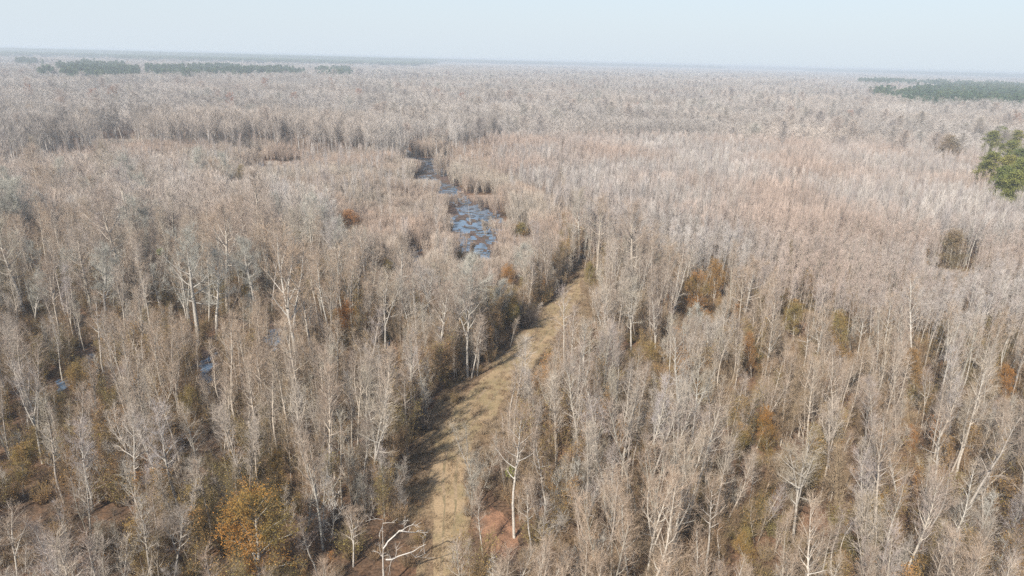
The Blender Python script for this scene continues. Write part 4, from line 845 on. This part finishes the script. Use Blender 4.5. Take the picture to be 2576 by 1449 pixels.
# white trunk group behind the water, each a thing
WT = []
for i in range(3):
    T, K = tree(980+i, h=25, r=.30, cb=.5, nl=14, el=(35, 65), L=4.5, ns=8, ntw=12, tl=1.1, tw=.045, forks=[(.5, 18, .45)] if i else [(.42, 20, .5), (.55, 16, .4)], limbw=1.2); WT.append((T.mesh('trunk', [M['white']]), K.mesh('crown', [M['twig_far']])))
wl = [(955, 372), (985, 358), (1002, 352), (1020, 356), (1037, 352), (1045, 356), (1062, 350), (1080, 352), (1097, 362), (1105, 366), (1010, 350), (1070, 346)]
for i, p in enumerate(wl):
    X, Y = gnd(p); place('white_trunk_tree', WT[i % 3], (X, Y), i*1.9, .95+.1*math.sin(i*3), ORD[i].replace('from left', 'pale trunk from the left')+' in the group behind the water' if 0 < i < 9 else ['first pale trunk from the left in the group behind the water', '', '', '', '', '', '', '', '', 'last pale trunk on the right of the group behind the water', 'pale trunk deep inside the group behind the water, left one', 'pale trunk deep inside the group behind the water, right one'][i], 'tree', 'white-trunked trees behind the water', ((-1.5 if i in (0, 1) else math.sin(i)*.5), 0, 25))
for i, (p, lb) in enumerate([((300, 372), 'leaning white trunk in the dark left swamp wood'), ((260, 360), 'pale trunk left of the leaning one in the left swamp'), ((310, 360), 'white trunk directly right of the leaning one'), ((170, 365), 'pale trunk at the left of the swamp wood'), ((420, 352), 'pale trunk at the right end of the left swamp wood'), ((545, 322), 'pale trunk below the rusty flat crown'), ((2255, 348), 'pale trunk over the right pole stand, first of three'), ((2215, 350), 'left curved white trunk over the right pole stand'), ((2285, 350), 'white trunk over the right pole stand, last of three'), ((485, 360), 'pale trunk standing inside the brown thicket edge')]):
    X, Y = gnd(p); place('white_trunk_tree', WT[i % 3], (X, Y), i*1.3, .9, lb, 'tree', 'scattered white-trunked trees', (-3 if i in (0, 2) else .6, 0, 25))
# clumps of pale shrub standing at the water
WS = []
for i in range(3):
    T, K = tree(990+i, h=7, r=.07, cb=.25, nl=9, el=(50, 75), L=1.6, ns=6, ntw=12, tl=.6, tw=.03, stems=7); WS.append((T.mesh('stems', [M['bark']]), K.mesh('crown', [M['willow']])))
wsp = [(1158, 505, 'clump of upright stems at the upper edge of the main pool'), (1195, 500, 'second clump of stems on the muddy bank above the main pool'), (1140, 470, 'stem clump left of the middle pool channel'), (1110, 395, 'pale shrub in the far pool'), (1130, 450, 'stem clump on the right of the far pool'), (1210, 530, 'tangled pale shrub between the two parts of the main pool'), (1222, 590, 'shrub in the right part of the main pool'), (1130, 600, 'shrub at the left shore of the main pool'), (1098, 560, 'pale shrub left of the main pool'), (1040, 560, 'shrub on the small left channel'), (1015, 470, 'shrub left of the middle channel'), (1245, 505, 'V-shaped stem clump right of the muddy bank'), (1060, 620, 'shrub above the small near pool'), (1185, 645, 'shrub at the near tip of the main pool')]
for i, (x, y, lb) in enumerate(wsp):
    X, Y = gnd((x, y)); place('swamp_shrub', WS[i % 3], (X, Y), i, .7+.3*math.sin(i*1.7)**2, lb, 'shrub', 'shrubs standing at the water', parts=('stems', 'crown'))
# fallen branches and low dark twigs lying in the water: stuff
def debris():
    rng = np.random.default_rng(12); G = Geo(); k = 9; p = rng.normal(size=(k, 3))*[.8, .35, 0]; p[:, 2] = .05; d = np.column_stack([rng.normal(size=k)*.9, rng.normal(size=k)*.25, .1+.15*rng.random(k)])
    for i in range(k): G.tube([p[i]-d[i]*[1, 1, 0], p[i], p[i]+d[i]], [.05, .06, .03], 4)
    return proto('debris', G.mesh('debris', [M['darkbark']]))
X, Y = grid(-120, 40, 150, 520, 1.9); inn = np.zeros(len(X), bool)
for P_ in PG[:8]: inn |= inpoly(X, Y, P_)
ok = inn & (rs.random(len(X)) < np.where(Y > 330, .55, .28)); X, Y = X[ok], Y[ok]; n = len(X)
scatter('floating_debris', np.column_stack([X, Y, np.zeros(n)]), np.zeros(n), rs.normal(size=n)*.5, .5+.9*rs.random(n), [debris()], 'dark twigs and litter floating in the pooled water', 'debris')
# ------------------------------------------------------------------ far shed and power line
Mr = mat('white_metal_roof', (.8, .8, .8), (.75, .76, .78), None, .1, .2, vary=(.95, 1.05)); Mwl = mat('grey_metal_wall', (.45, .45, .46), (.4, .4, .4), None, .1, .2, vary=(.9, 1.05))
e = bpy.data.objects.new('farm_shed', None); C.objects.link(e); e.location = (sx, sy, 0); e.rotation_euler = (0, 0, .4); tag(e, 'long white-roofed farm shed in haze at the far left', 'shed')
G = Geo(); G.box((0, 0, 3.2), (54, 18, 6.4)); c = bpy.data.objects.new('wall', G.mesh('wall', [Mwl])); C.objects.link(c); c.parent = e
G = Geo(); G.add([(-28, -10, 6.2), (28, -10, 6.2), (28, 0, 10.5), (-28, 0, 10.5), (-28, 10, 6.2), (28, 10, 6.2)], [(0, 1, 2, 3), (3, 2, 5, 4)], [(0, 3, 4), (1, 5, 2)]); c = bpy.data.objects.new('roof', G.mesh('roof', [Mr])); C.objects.link(c); c.parent = e
a = Vector((*gnd((1800, 268), 17), 17)); b_ = Vector((*gnd((2085, 270), 17), 17))
pts = [a.lerp(b_, t/16)+Vector((0, 0, -6*t/16*(1-t/16))) for t in range(17)]
G = Geo(); G.tube([tuple(p) for p in pts], [.11]*17, 4); o = bpy.data.objects.new('power_cable', G.mesh('power_cable', [M['white']])); C.objects.link(o); tag(o, 'thin pale power cable sagging over the distant right wood', 'cable')
for p, lb in ((a, 'utility pole at the left end of the thin cable'), (b_, 'utility pole at the right end of the thin cable')):
    e = bpy.data.objects.new('utility_pole', None); C.objects.link(e); e.location = (p.x, p.y, 0); tag(e, lb, 'pole')
    G = Geo(); G.tube([(0, 0, 0), (0, 0, 9), (0, 0, 17.2)], [.2, .17, .14], 8); c = bpy.data.objects.new('post', G.mesh('post', [M['bark']])); C.objects.link(c); c.parent = e
    G = Geo(); G.box((0, .16, 16.6), (2.2, .12, .14)); c = bpy.data.objects.new('crossarm', G.mesh('crossarm', [M['bark']])); C.objects.link(c); c.parent = e
# ------------------------------------------------------------------ haze
G = Geo(); G.box((0, 29000, 31), (121000, 63000, 64)); hz = bpy.data.objects.new('haze', G.mesh('haze', [])); C.objects.link(hz); tag(hz, 'thin pale winter haze over the whole wood', None, None, 'stuff')
mh = bpy.data.materials.new('haze'); mh.use_nodes = True; t = mh.node_tree; t.nodes.clear(); u = t.nodes.new('ShaderNodeOutputMaterial'); pv = t.nodes.new('ShaderNodeVolumePrincipled'); pv.inputs['Density'].default_value = HAZE_DENSITY; pv.inputs['Color'].default_value = (.73, .82, .90, 1); pv.inputs['Anisotropy'].default_value = .1
t.links.new(pv.outputs[0], u.inputs['Volume']); hz.data.materials.append(mh)
